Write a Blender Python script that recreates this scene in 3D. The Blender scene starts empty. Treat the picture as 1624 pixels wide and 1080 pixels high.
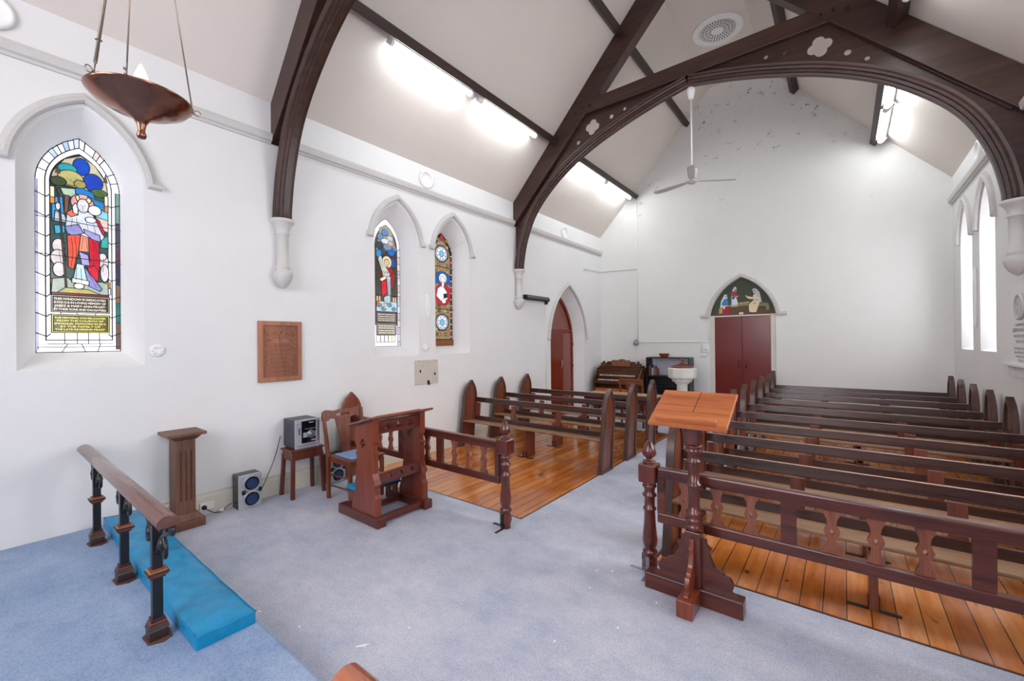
import bpy, math, random
from mathutils import Vector, Matrix
from mathutils.geometry import tessellate_polygon
random.seed(7)
PI = math.pi
SC = bpy.context.scene
COL = SC.collection

# ---------------------------------------------------------------- camera, world, exposure
cam_d = bpy.data.cameras.new('camera'); cam = bpy.data.objects.new('camera', cam_d); COL.objects.link(cam)
SC.camera = cam
cam_d.sensor_fit = 'HORIZONTAL'; cam_d.sensor_width = 36.0; cam_d.lens = 36.0 * 671.87 / 1624.0
cam_d.clip_start = 0.05
yaw, pit, rol = math.radians(38.049), math.radians(0.1313), math.radians(-0.5792)
f = Vector((-math.sin(yaw) * math.cos(pit), math.cos(yaw) * math.cos(pit), math.sin(pit)))
r = Vector((math.cos(yaw), math.sin(yaw), 0)); u = r.cross(f)
r2 = math.cos(rol) * r + math.sin(rol) * u; u2 = -math.sin(rol) * r + math.cos(rol) * u
cam.matrix_world = Matrix(((r2.x, u2.x, -f.x, 0), (r2.y, u2.y, -f.y, 0), (r2.z, u2.z, -f.z, 1.6), (0, 0, 0, 1)))

SC.view_settings.view_transform = 'Standard'; SC.view_settings.look = 'None'
SC.view_settings.gamma = 1.0; SC.view_settings.use_curve_mapping = False
SC.view_settings.exposure = 0.58
TUBE = 20.0      # emission of the fluorescent diffusers
EAST_FILL = 4.8      # fill glow of the unseen, added chancel window
SIDE = 4.5      # daylight behind the clear side windows; also drives the added fill lancets
world = bpy.data.worlds.new('world'); SC.world = world; world.use_nodes = True
world.node_tree.nodes['Background'].inputs[0].default_value = (1.0, 0.98, 0.95, 1)
world.node_tree.nodes['Background'].inputs[1].default_value = 1.2

XL, XR, YB, YF = -4.752, 1.39, 9.675, -3.0
XC = (XL + XR) / 2
ZE, ZT, UT = 4.15, 6.93, 0.495
HW = (XR - XL) / 2
SL = (ZT - ZE) / (HW - UT)
PZ = 0.15           # chancel platform height

def lin(c):
    if isinstance(c, str): c = tuple(int(c[i:i + 2], 16) / 255 for i in (0, 2, 4))
    return tuple((x / 12.92 if x <= 0.04045 else ((x + 0.055) / 1.055) ** 2.4) for x in c)

# ---------------------------------------------------------------- materials
def newmat(name):
    m = bpy.data.materials.new(name); m.use_nodes = True
    return m, m.node_tree, m.node_tree.nodes['Principled BSDF']
def noise(nt, scale, detail=4, coord='Object', sc=(1, 1, 1), rough=0.6, dist=0.0):
    tc = nt.nodes.new('ShaderNodeTexCoord'); mp = nt.nodes.new('ShaderNodeMapping'); n = nt.nodes.new('ShaderNodeTexNoise')
    mp.inputs['Scale'].default_value = sc
    nt.links.new(tc.outputs[coord], mp.inputs[0]); nt.links.new(mp.outputs[0], n.inputs['Vector'])
    n.inputs['Scale'].default_value = scale; n.inputs['Detail'].default_value = detail
    n.inputs['Roughness'].default_value = rough; n.inputs['Distortion'].default_value = dist
    return n
def ramp(nt, src, stops):
    r = nt.nodes.new('ShaderNodeValToRGB'); e = r.color_ramp.elements
    while len(e) < len(stops): e.new(0.5)
    for i, (p, c) in enumerate(stops): e[i].position = p; e[i].color = (*c, 1)
    nt.links.new(src, r.inputs[0]); return r
def bump(nt, b, src, s, d=0.01):
    n = nt.nodes.new('ShaderNodeBump'); n.inputs['Strength'].default_value = s; n.inputs['Distance'].default_value = d
    nt.links.new(src, n.inputs['Height']); nt.links.new(n.outputs[0], b.inputs['Normal'])
def plain(name, c, rough=0.5, metal=0.0, var=0.06, scale=6, bmp=0.0, bscale=60, spec=0.5, coat=0):
    m, nt, b = newmat(name); c = lin(c)
    n = noise(nt, scale, 5)
    lo = tuple(x * (1 - var) for x in c); hi = tuple(min(1, x * (1 + var)) for x in c)
    r = ramp(nt, n.outputs[0], [(0.3, lo), (0.7, hi)]); nt.links.new(r.outputs[0], b.inputs['Base Color'])
    b.inputs['Roughness'].default_value = rough; b.inputs['Metallic'].default_value = metal
    b.inputs['Specular IOR Level'].default_value = spec
    if coat: b.inputs['Coat Weight'].default_value = coat; b.inputs['Coat Roughness'].default_value = 0.1
    if bmp:
        n2 = noise(nt, bscale, 4); bump(nt, b, n2.outputs[0], bmp, 0.004)
    return m
def wood(name, dark, light, axis=0, rough=0.35, scale=9, coat=0.0, bmp=0.12):
    m, nt, b = newmat(name)
    s = [1.0, 1.0, 1.0]; s[axis] = 0.07
    n = noise(nt, scale * 3, 8, sc=tuple(s), rough=0.65, dist=0.6)
    n2 = noise(nt, 2.2, 3, sc=tuple(s))
    mx = nt.nodes.new('ShaderNodeMath'); mx.operation = 'MULTIPLY_ADD'
    nt.links.new(n2.outputs[0], mx.inputs[0]); mx.inputs[1].default_value = 0.5
    nt.links.new(n.outputs[0], mx.inputs[2])
    r = ramp(nt, mx.outputs[0], [(0.5, lin(dark)), (0.98, lin(light))])
    nt.links.new(r.outputs[0], b.inputs['Base Color'])
    rr = nt.nodes.new('ShaderNodeMapRange'); nt.links.new(n.outputs[0], rr.inputs[0])
    rr.inputs[3].default_value = rough - 0.08; rr.inputs[4].default_value = rough + 0.15
    nt.links.new(rr.outputs[0], b.inputs['Roughness'])
    if coat: b.inputs['Coat Weight'].default_value = coat; b.inputs['Coat Roughness'].default_value = 0.15
    bump(nt, b, n.outputs[0], bmp, 0.003)
    return m
def emit(name, c, s):
    m, nt, b = newmat(name); c = lin(c)
    b.inputs['Base Color'].default_value = (*[x * .5 for x in c], 1); b.inputs['Roughness'].default_value = 0.3
    b.inputs['Emission Color'].default_value = (*c, 1); b.inputs['Emission Strength'].default_value = s
    return m
def glassy(name, c, s, dirt=0.35):
    m, nt, b = newmat(name); c = lin(c)
    n = noise(nt, 14, 6, rough=0.7)
    r = ramp(nt, n.outputs[0], [(0.32, tuple(x * (1 - dirt) for x in c)), (0.62, c)])
    nt.links.new(r.outputs[0], b.inputs['Emission Color']); b.inputs['Emission Strength'].default_value = s
    b.inputs['Base Color'].default_value = (*[x * .4 for x in c], 1); b.inputs['Roughness'].default_value = 0.15
    return m

M = {}
def plaster(name, c, cracks=False):
    m, nt, b = newmat(name); c = lin(c)
    n = noise(nt, 0.9, 5); n.inputs['Roughness'].default_value = 0.7
    r = ramp(nt, n.outputs[0], [(0.25, tuple(x * 0.94 for x in c)), (0.7, c)])
    out = r.outputs[0]
    if cracks:
        n3 = noise(nt, 7, 8, rough=0.8, sc=(1, 1, 1)); n4 = noise(nt, 0.8, 2)
        geo = nt.nodes.new('ShaderNodeTexCoord'); sp = nt.nodes.new('ShaderNodeSeparateXYZ'); nt.links.new(geo.outputs['Object'], sp.inputs[0])
        up = nt.nodes.new('ShaderNodeMapRange'); nt.links.new(sp.outputs[2], up.inputs[0]); up.inputs[1].default_value = 3.8; up.inputs[2].default_value = 6.4
        fl = ramp(nt, n3.outputs[0], [(0.60, (0, 0, 0)), (0.62, (1, 1, 1))])
        fz = ramp(nt, n4.outputs[0], [(0.48, (0, 0, 0)), (0.52, (1, 1, 1))])
        mm = nt.nodes.new('ShaderNodeMath'); mm.operation = 'MULTIPLY'; nt.links.new(fl.outputs[0], mm.inputs[0]); nt.links.new(up.outputs[0], mm.inputs[1])
        m2 = nt.nodes.new('ShaderNodeMath'); m2.operation = 'MULTIPLY'; nt.links.new(mm.outputs[0], m2.inputs[0]); nt.links.new(fz.outputs[0], m2.inputs[1])
        mix = nt.nodes.new('ShaderNodeMix'); mix.data_type = 'RGBA'
        nt.links.new(m2.outputs[0], mix.inputs[0]); nt.links.new(out, mix.inputs[6]); mix.inputs[7].default_value = (*lin('6b6258'), 1)
        out = mix.outputs[2]
    nt.links.new(out, b.inputs['Base Color']); b.inputs['Roughness'].default_value = 0.75
    n2 = noise(nt, 40, 4); bump(nt, b, n2.outputs[0], 0.08, 0.004)
    return m
M['wall'] = plaster('painted plaster', 'e7e7e6')
M['wallb'] = plaster('flaking plaster', 'e9e9e6', True)
M['ceil'] = plaster('ceiling board', 'dfd6ce')
M['trimw'] = plain('grey painted moulding', 'c9c7c3', 0.5, var=0.03)
M['white'] = plain('white paint', 'eeeeec', 0.45, var=0.02)
M['cream'] = plain('cream skirting paint', 'd6d2c4', 0.5, var=0.04)
M['pew'] = wood('pew wood', '1f0d0a', '4f2a1e', 0, 0.27, coat=0.25)
M['pewv'] = wood('pew end wood', '4a1c10', '864830', 2, 0.28, coat=0.3)
M['painted_sheen'] = wood('top edge wood with painted sheen', '8a6250', 'c49f88', 0, 0.3, coat=0.3)  # paler wood paints the window reflection along the pew rail tops
M['pewb'] = wood('pew end border wood', '2f1a16', '5f4238', 2, 0.32, coat=0.2)
M['seat'] = wood('worn seat wood', '75553f', 'b08a66', 0, 0.38, coat=0.1)
M['rail'] = wood('rail wood', '2e0f0a', '6a2f20', 0, 0.28, coat=0.4)
M['railv'] = wood('turned mahogany', '340f0a', '6c2c1d', 2, 0.26, coat=0.5)
M['railw'] = wood('baluster wood', '5a2a1c', '9a5a40', 2, 0.35, coat=0.2)
M['desk'] = wood('orange lectern wood', '8e4422', 'cc7a45', 0, 0.3, coat=0.3)
M['mahog'] = wood('kneeler mahogany', '571f11', '8c4128', 2, 0.3, coat=0.35)
M['mahogh'] = wood('kneeler mahogany across', '3d130c', '743021', 1, 0.28, coat=0.4)
M['oak'] = wood('brown oak', '471d0b', '87431c', 2, 0.35, coat=0.2)
M['walnut'] = wood('dark brown varnish', '3f170e', '6c3220', 2, 0.35, coat=0.2)
M['plinth'] = wood('fluted stand wood', '4c2c1e', '7e553f', 2, 0.45)
M['organ'] = wood('organ walnut', '33170d', '6a3c22', 0, 0.35, coat=0.1)
M['tabletop'] = wood('pale table wood', '8c6844', 'c9a67a', 0, 0.4)
M['beam'] = wood('dark stained beam', '21140f', '46302a', 1, 0.42, bmp=0.25)
M['truss'] = wood('dark stained truss', '22130e', '4b3027', 0, 0.36, scale=5, bmp=0.25)
M['black'] = plain('black cast iron', '17171a', 0.35, var=0.2, bmp=0.3)
M['rust'] = plain('red and gold paint', '8a3a2a', 0.5, var=0.3, scale=40)
M['bronze'] = plain('dark brown iron paint', '3a2620', 0.4, var=0.25)
M['gold'] = plain('gold line paint', 'a8895a', 0.45, var=0.2)
M['steel'] = plain('grey steel', '8f969c', 0.3, 0.8)
M['dsteel'] = plain('dark steel', '2b2a2b', 0.45, 0.6)
M['silver'] = plain('silver plastic', 'b4bac0', 0.3, 0.35)
M['dgrey'] = plain('charcoal case', '3a3a42', 0.45, var=0.05)
M['blk'] = plain('gloss black plastic', '0c0d12', 0.15)
M['cone'] = plain('blue speaker cone', '1f3560', 0.2)
M['plast'] = plain('white plastic', 'e8e8e6', 0.35, var=0.01)
M['wire'] = plain('black cable rubber', '141414', 0.5)
M['bluecush'] = plain('blue vinyl', '0886b6', 0.33, spec=0.4, var=0.2, scale=9, bmp=0.9, bscale=11)
M['blueseat'] = plain('pale blue seat cloth', '7d9ac8', 0.8, var=0.05, bmp=0.2)
M['copper'] = plain('tarnished copper', '8e6250', 0.2, 1.0, var=0.45, scale=5)
M['chain'] = plain('worn brass wire', '8e8377', 0.35, 0.8)
M['bulb'] = emit('frosted flame bulb', 'f6e6dc', 0.55)
M['stone'] = plain('white painted stone', 'dcdcd4', 0.6, var=0.05)
M['reddoor'] = plain('maroon gloss paint', '70221c', 0.22, var=0.12, scale=2.5)
M['brdoor'] = plain('red brown gloss paint', '7c2a14', 0.25, var=0.1, scale=2.5)
M['pinkdoor'] = plain('faded red brown panel', '8d5348', 0.35, var=0.05)
M['fan'] = plain('fan grey enamel', 'b9b7b6', 0.35, 0.2)
M['ivory'] = plain('ivory keys', 'd9d4c6', 0.3)
M['shelfb'] = plain('black shelving', '15161b', 0.35)
M['lilac'] = plain('lilac grey board', 'b9b9c6', 0.6)
M['bowl'] = plain('red brown bowl', '9c4a2a', 0.3)
M['marble'] = plain('white marble', 'dfdfdc', 0.35, var=0.04)
M['ink'] = plain('black lettering', '2c2c2e', 0.6)
M['hole'] = plain('broken dark hole', '221c17', 0.9)
M['panelg'] = plain('beige hatch board', 'c6bfb4', 0.6, var=0.04)
M['carved'] = wood('carved tablet wood', '6d3a24', 'a0664a', 2, 0.5, scale=12, bmp=0.7)
M['carvedl'] = wood('carved tablet raised wood', '7f472e', 'b37a5a', 2, 0.45, bmp=0.3)
M['tube'] = emit('lit fluorescent diffuser', 'f6fcff', TUBE)
m, nt, b = newmat('chancel fill glow'); M['east_fill'] = m  # glow of the added chancel window, violet patches for pew rail reflections
n = noise(nt, 1.6, 3)
r = ramp(nt, n.outputs[0], [(0.36, lin('8f95ff')), (0.42, lin('fdf8f8')), (0.66, lin('fefaf8')), (0.72, lin('ffeade'))])
nt.links.new(r.outputs[0], b.inputs['Emission Color']); b.inputs['Emission Strength'].default_value = EAST_FILL; b.inputs['Base Color'].default_value = (.4, .4, .4, 1)
M['side'] = emit('daylit clear glass', 'f8f9ff', SIDE)
M['side_fill'] = emit('fill lancet glow', 'fafaff', SIDE * 2.6)  # stronger glow for the added unseen lancets

# timber floor boards
m, nt, b = newmat('varnished pine floor boards'); M['boards'] = m
tc = nt.nodes.new('ShaderNodeTexCoord'); sp = nt.nodes.new('ShaderNodeSeparateXYZ'); nt.links.new(tc.outputs['Object'], sp.inputs[0])
def math_(op, a, bb=None, v=None):
    n = nt.nodes.new('ShaderNodeMath'); n.operation = op
    nt.links.new(a, n.inputs[0])
    if bb is not None: nt.links.new(bb, n.inputs[1])
    if v is not None: n.inputs[1].default_value = v
    return n.outputs[0]
bx = math_('DIVIDE', sp.outputs[0], v=0.113); fl = math_('FLOOR', bx); fr = math_('FRACT', bx)
wn = nt.nodes.new('ShaderNodeTexWhiteNoise'); wn.noise_dimensions = '1D'; nt.links.new(fl, wn.inputs['W'])
cmb = nt.nodes.new('ShaderNodeCombineXYZ'); nt.links.new(math_('MULTIPLY', fl, v=3.7), cmb.inputs[2])
nt.links.new(sp.outputs[0], cmb.inputs[0]); nt.links.new(math_('MULTIPLY', sp.outputs[1], v=0.12), cmb.inputs[1])
gn = nt.nodes.new('ShaderNodeTexNoise'); gn.inputs['Scale'].default_value = 26; gn.inputs['Detail'].default_value = 5; gn.inputs['Distortion'].default_value = 0.5
nt.links.new(cmb.outputs[0], gn.inputs['Vector'])
kn = noise(nt, 5.5, 2, sc=(1.6, 0.8, 1)); big = noise(nt, 1.3, 4)
v = math_('ADD', math_('MULTIPLY', gn.outputs[0], v=0.4), math_('MULTIPLY', wn.outputs[0], v=0.25))
v = math_('ADD', v, math_('MULTIPLY', big.outputs[0], v=0.45))
rp = ramp(nt, v, [(0.28, lin('8f4612')), (0.55, lin('c8742c')), (0.85, lin('e8a860'))])
kr = ramp(nt, kn.outputs[0], [(0.25, (0.12, 0.05, 0.03)), (0.33, (1, 1, 1))])
gap = math_('MINIMUM', fr, math_('SUBTRACT', nt.nodes.new('ShaderNodeValue').outputs[0], fr))
nt.nodes[-1]
for n_ in nt.nodes:
    if n_.type == 'VALUE': n_.outputs[0].default_value = 1.0
gr = ramp(nt, gap, [(0.012, (0.06, 0.03, 0.02)), (0.035, (1, 1, 1))])
def mul(a, bb):
    mx = nt.nodes.new('ShaderNodeMix'); mx.data_type = 'RGBA'; mx.blend_type = 'MULTIPLY'; mx.inputs[0].default_value = 1
    nt.links.new(a, mx.inputs[6]); nt.links.new(bb, mx.inputs[7]); return mx.outputs[2]
nt.links.new(mul(mul(rp.outputs[0], kr.outputs[0]), gr.outputs[0]), b.inputs['Base Color'])
rg = nt.nodes.new('ShaderNodeMapRange'); nt.links.new(big.outputs[0], rg.inputs[0]); rg.inputs[1].default_value = 0.3; rg.inputs[2].default_value = 0.7
rg.inputs[3].default_value = 0.10; rg.inputs[4].default_value = 0.32; nt.links.new(rg.outputs[0], b.inputs['Roughness'])
bump(nt, b, gap, 0.25, 0.004); b.inputs['Coat Weight'].default_value = 0.35; b.inputs['Coat Roughness'].default_value = 0.12

# carpet
def mulx(nt, a, bb):
    mx = nt.nodes.new('ShaderNodeMix'); mx.data_type = 'RGBA'; mx.blend_type = 'MULTIPLY'; mx.inputs[0].default_value = 1
    nt.links.new(a, mx.inputs[6]); nt.links.new(bb, mx.inputs[7]); return mx.outputs[2]
def carpet_mat(nm, ca, cb):
  m, nt, b = newmat(nm)
  n1 = noise(nt, 1.1, 6, rough=0.65); n2 = noise(nt, 150, 4, rough=0.85); n3 = noise(nt, 3.5, 6, sc=(1, 1.6, 1), rough=0.7)
  r1 = ramp(nt, n1.outputs[0], [(0.3, lin(ca)), (0.7, lin(cb))])
  r2_ = ramp(nt, n2.outputs[0], [(0.34, (0.56, 0.58, 0.60)), (0.58, (1, 1, 1))])
  r3 = ramp(nt, n3.outputs[0], [(0.3, (0.80, 0.84, 0.9)), (0.6, (1, 1, 1))])
  nt.links.new(mulx(nt, mulx(nt, r1.outputs[0], r2_.outputs[0]), r3.outputs[0]), b.inputs['Base Color'])
  b.inputs['Roughness'].default_value = 0.95; b.inputs['Specular IOR Level'].default_value = 0.1
  bump(nt, b, n2.outputs[0], 0.5, 0.006)
  return m
M['carpet'] = carpet_mat('blue grey carpet', 'bac0d2', 'dedde4')
M['carpet2'] = carpet_mat('bluer platform carpet', '8fa8ca', 'b6c6de')

# ---------------------------------------------------------------- mesh builder
I4 = Matrix.Identity(4)
def T(x, y, z): return Matrix.Translation((x, y, z))
def RX(a): return Matrix.Rotation(a, 4, 'X')
def RY(a): return Matrix.Rotation(a, 4, 'Y')
def RZ(a): return Matrix.Rotation(a, 4, 'Z')
def frame(o, x, y, z):
    x, y, z = Vector(x), Vector(y), Vector(z)
    return Matrix(((x.x, y.x, z.x, o[0]), (x.y, y.y, z.y, o[1]), (x.z, y.z, z.z, o[2]), (0, 0, 0, 1)))
WL = frame((XL, 0, 0), (0, 1, 0), (0, 0, 1), (1, 0, 0))      # local x=Y, y=Z, z into the room
WR = frame((XR, 0, 0), (0, 1, 0), (0, 0, 1), (-1, 0, 0))
WB = frame((0, YB, 0), (1, 0, 0), (0, 0, 1), (0, -1, 0))
XZ = frame((0, 0, 0), (1, 0, 0), (0, 0, 1), (0, -1, 0))      # upright plate facing the camera side
YZ = frame((0, 0, 0), (0, 1, 0), (0, 0, 1), (1, 0, 0))

class MB:
    def __init__(s): s.v = []; s.f = []; s.m = []; s.s = []; s.mi = 0
    def add(s, verts, faces, smooth=False, M_=None):
        b = len(s.v)
        for p in verts:
            p = Vector(p)
            s.v.append(tuple(M_ @ p) if M_ is not None else tuple(p))
        for fc in faces: s.f.append([b + i for i in fc]); s.m.append(s.mi); s.s.append(smooth)
        return s
    def box(s, x0, x1, y0, y1, z0, z1, M_=None):
        v = [(x0, y0, z0), (x1, y0, z0), (x1, y1, z0), (x0, y1, z0), (x0, y0, z1), (x1, y0, z1), (x1, y1, z1), (x0, y1, z1)]
        return s.add(v, [(0, 3, 2, 1), (4, 5, 6, 7), (0, 1, 5, 4), (1, 2, 6, 5), (2, 3, 7, 6), (3, 0, 4, 7)], False, M_)
    def hexa(s, b4, t4, M_=None):
        return s.add(list(b4) + list(t4), [(0, 3, 2, 1), (4, 5, 6, 7), (0, 1, 5, 4), (1, 2, 6, 5), (2, 3, 7, 6), (3, 0, 4, 7)], False, M_)
    def lathe(s, prof, n=20, M_=None, a0=0, a1=2 * PI):
        v = []; f = []; full = abs(a1 - a0 - 2 * PI) < 1e-6; k = n if full else n + 1
        for (r_, z_) in prof:
            for i in range(k):
                a = a0 + (a1 - a0) * i / n; v.append((r_ * math.cos(a), r_ * math.sin(a), z_))
        for j in range(len(prof) - 1):
            for i in range(n):
                i2 = (i + 1) % k if full else i + 1
                f.append((j * k + i, j * k + i2, (j + 1) * k + i2, (j + 1) * k + i))
        s.add(v, f, True, M_)
        if full:
            b = len(s.v) - len(v)
            if prof[0][0] > 1e-4: s.f.append([b + i for i in range(n)][::-1]); s.m.append(s.mi); s.s.append(False)
            if prof[-1][0] > 1e-4: s.f.append([b + (len(prof) - 1) * k + i for i in range(n)]); s.m.append(s.mi); s.s.append(False)
        return s
    def prism(s, loops, z0, z1, M_=None, side=True, back=True):
        if not isinstance(loops[0][0], (tuple, list)): loops = [loops]
        pts = [p for l in loops for p in l]; n = len(pts)
        tris = tessellate_polygon([[Vector((p[0], p[1], 0)) for p in l] for l in loops])
        v = [(p[0], p[1], z1) for p in pts] + [(p[0], p[1], z0) for p in pts]
        f = [];
        for t in tris:
            a, b_, c = (Vector(pts[i]).to_3d() for i in t)
            t = tuple(t) if (b_ - a).cross(c - a).z > 0 else tuple(t)[::-1]
            f.append(t)
            if back: f.append(tuple(i + n for i in t[::-1]))
        if side:
            o = 0
            for l in loops:
                k = len(l)
                for i in range(k):
                    j = (i + 1) % k; f.append((o + i, o + j, n + o + j, n + o + i))
                o += k
        return s.add(v, f, False, M_)
    def tube(s, pts, rad, n=8, M_=None, closed=False):
        pts = [Vector(p) for p in pts]; k = len(pts); v = []; f = []
        rads = rad if isinstance(rad, (list, tuple)) else [rad] * k
        up = None
        for i, p in enumerate(pts):
            if closed: t = pts[(i + 1) % k] - pts[i - 1]
            else: t = pts[min(i + 1, k - 1)] - pts[max(i - 1, 0)]
            t.normalize()
            if up is None:
                up = Vector((0, 0, 1)) if abs(t.z) < 0.9 else Vector((1, 0, 0))
            a = t.cross(up); a.normalize(); bb = a.cross(t); up = bb
            for j in range(n):
                an = 2 * PI * j / n; v.append(p + (a * math.cos(an) + bb * math.sin(an)) * rads[i])
        for i in range(k if closed else k - 1):
            i2 = (i + 1) % k
            for j in range(n): f.append((i * n + j, i2 * n + j, i2 * n + (j + 1) % n, i * n + (j + 1) % n))
        if not closed: f.append(tuple(range(n))[::-1]); f.append(tuple((k - 1) * n + j for j in range(n)))
        return s.add(v, f, True, M_)
    def strip(s, path, sec, M_=None, closed=False):
        """path: 2D polyline; sec: [(offset along left normal, height)] swept with mitres"""
        k = len(path); v = []; f = []; n = len(sec); P = [Vector(p) for p in path]
        for i in range(k):
            if closed: d0 = P[i] - P[i - 1]; d1 = P[(i + 1) % k] - P[i]
            else:
                d0 = P[i] - P[i - 1] if i else P[1] - P[0]; d1 = P[i + 1] - P[i] if i < k - 1 else P[i] - P[i - 1]
            d0.normalize(); d1.normalize(); n0 = Vector((-d0.y, d0.x)); n1 = Vector((-d1.y, d1.x)); m_ = n0 + n1
            if m_.length < 1e-6: m_ = n0
            m_.normalize(); m_ /= max(0.35, m_.dot(n0))
            for (o, h) in sec: q = P[i] + m_ * o; v.append((q.x, q.y, h))
        for i in range(k if closed else k - 1):
            i2 = (i + 1) % k
            for j in range(n): f.append((i * n + j, i2 * n + j, i2 * n + (j + 1) % n, i * n + (j + 1) % n))
        if not closed: f.append(tuple(range(n))[::-1]); f.append(tuple((k - 1) * n + j for j in range(n)))
        return s.add(v, f, False, M_)
    def build(s, name, mats, parent=None, bevel=0, loc=None, fixn=True):
        me = bpy.data.meshes.new(name); me.from_pydata(s.v, [], s.f)
        if not isinstance(mats, (list, tuple)): mats = [mats]
        for m_ in mats: me.materials.append(m_)
        me.polygons.foreach_set('material_index', s.m); me.polygons.foreach_set('use_smooth', s.s)
        me.update()
        if fixn:
            import bmesh
            bm = bmesh.new(); bm.from_mesh(me); bmesh.ops.recalc_face_normals(bm, faces=bm.faces); bm.to_mesh(me); bm.free()
        o = bpy.data.objects.new(name, me); COL.objects.link(o)
        if parent is not None: o.parent = parent
        if loc: o.location = loc
        if bevel:
            bv = o.modifiers.new('bevel', 'BEVEL'); bv.width = bevel; bv.segments = 2; bv.limit_method = 'ANGLE'; bv.angle_limit = math.radians(50)
        return o
def tag(o, label=None, cat=None, group=None, kind=None):
    if label: o['label'] = label
    if cat: o['category'] = cat
    if group: o['group'] = group
    if kind: o['kind'] = kind
    return o
def thing(name, label, cat, loc=(0, 0, 0), rz=0, group=None, kind=None):
    o = bpy.data.objects.new(name, None); COL.objects.link(o); o.location = loc; o.rotation_euler = (0, 0, rz)
    o.empty_display_size = 0.1
    return tag(o, label, cat, group, kind)
def children(o): return [c for c in COL.objects if c.parent == o]
def copy_tree(o, parent=None):
    c = o.copy(); COL.objects.link(c); c.parent = parent
    for ch in children(o): copy_tree(ch, c)
    return c
def text_mb(txt, size, M_, depth=0.002, align='CENTER', bold=0.0, sx=1.0):
    cu = bpy.data.curves.new('t', 'FONT'); cu.body = txt; cu.size = size; cu.align_x = align; cu.offset = bold; cu.resolution_u = 3
    o = bpy.data.objects.new('t', cu); COL.objects.link(o)
    me = bpy.data.meshes.new_from_object(o.evaluated_get(bpy.context.evaluated_depsgraph_get()))
    vs = [(v_.co.x * sx, v_.co.y, 0) for v_ in me.vertices]; fs = [tuple(p.vertices) for p in me.polygons]
    COL.objects.unlink(o); bpy.data.objects.remove(o); bpy.data.curves.remove(cu); bpy.data.meshes.remove(me)
    return vs, fs
def put_text(mb, txt, size, M_, z=0.0, bold=0.0, sx=1.0, align='CENTER'):
    vs, fs = text_mb(txt, size, M_, bold=bold, sx=sx, align=align)
    mb.add([(a, b_, z) for a, b_, c in vs], fs, False, M_)
def circ(cx, cy, r_, n=20, ry=None):
    return [(cx + r_ * math.cos(2 * PI * i / n), cy + (ry or r_) * math.sin(2 * PI * i / n)) for i in range(n)]
def quatre(cx, cy, r_, d, rot=0, n=9, lobes=4):
    out = []
    for k in range(lobes):
        a = rot + 2 * PI * k / lobes; c = (cx + d * math.cos(a), cy + d * math.sin(a))
        ph = PI / lobes; pd = d * math.cos(ph) + math.sqrt(max(0, r_ * r_ - (d * math.sin(ph)) ** 2)); sp_ = math.atan2(pd * math.sin(ph), pd * math.cos(ph) - d)
        for i in range(n): t = a - sp_ + 2 * sp_ * i / (n - 1); out.append((c[0] + r_ * math.cos(t), c[1] + r_ * math.sin(t)))
    return out
def arch(w, rise, n=12):
    """pointed arch from (-w,0) over (0,rise) to (w,0)"""
    ch = math.hypot(w, rise); sg = ch * 0.135; R = (ch * ch / 4 + sg * sg) / (2 * sg); h = math.asin(ch / 2 / R)
    d = Vector((w, rise)) / ch; nn = Vector((-d.y, d.x)); L = []
    for i in range(n + 1):
        t = -h + 2 * h * i / n; q = Vector((-w / 2, rise / 2)) + d * (R * math.sin(t)) + nn * (R * math.cos(t) - (R - sg)); L.append((q.x, q.y))
    return L + [(-x, y) for x, y in L[-2::-1]]
def opening(c, w, rise, zs, zb, n=12):
    """closed loop of a lancet opening, from bottom left up and over"""
    return [(c - w, zb)] + [(c + x, zs + y) for x, y in arch(w, rise, n)] + [(c + w, zb)]
def catmull(P, k=5):
    out = []; n = len(P)
    for i in range(n - 1):
        p0 = Vector(P[max(i - 1, 0)]); p1 = Vector(P[i]); p2 = Vector(P[i + 1]); p3 = Vector(P[min(i + 2, n - 1)])
        for j in range(k):
            t = j / k
            out.append(tuple(0.5 * ((2 * p1) + (p2 - p0) * t + (2 * p0 - 5 * p1 + 4 * p2 - p3) * t * t + (3 * p1 - p0 - 3 * p2 + p3) * t ** 3)))
    out.append(tuple(P[-1])); return out

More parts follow.
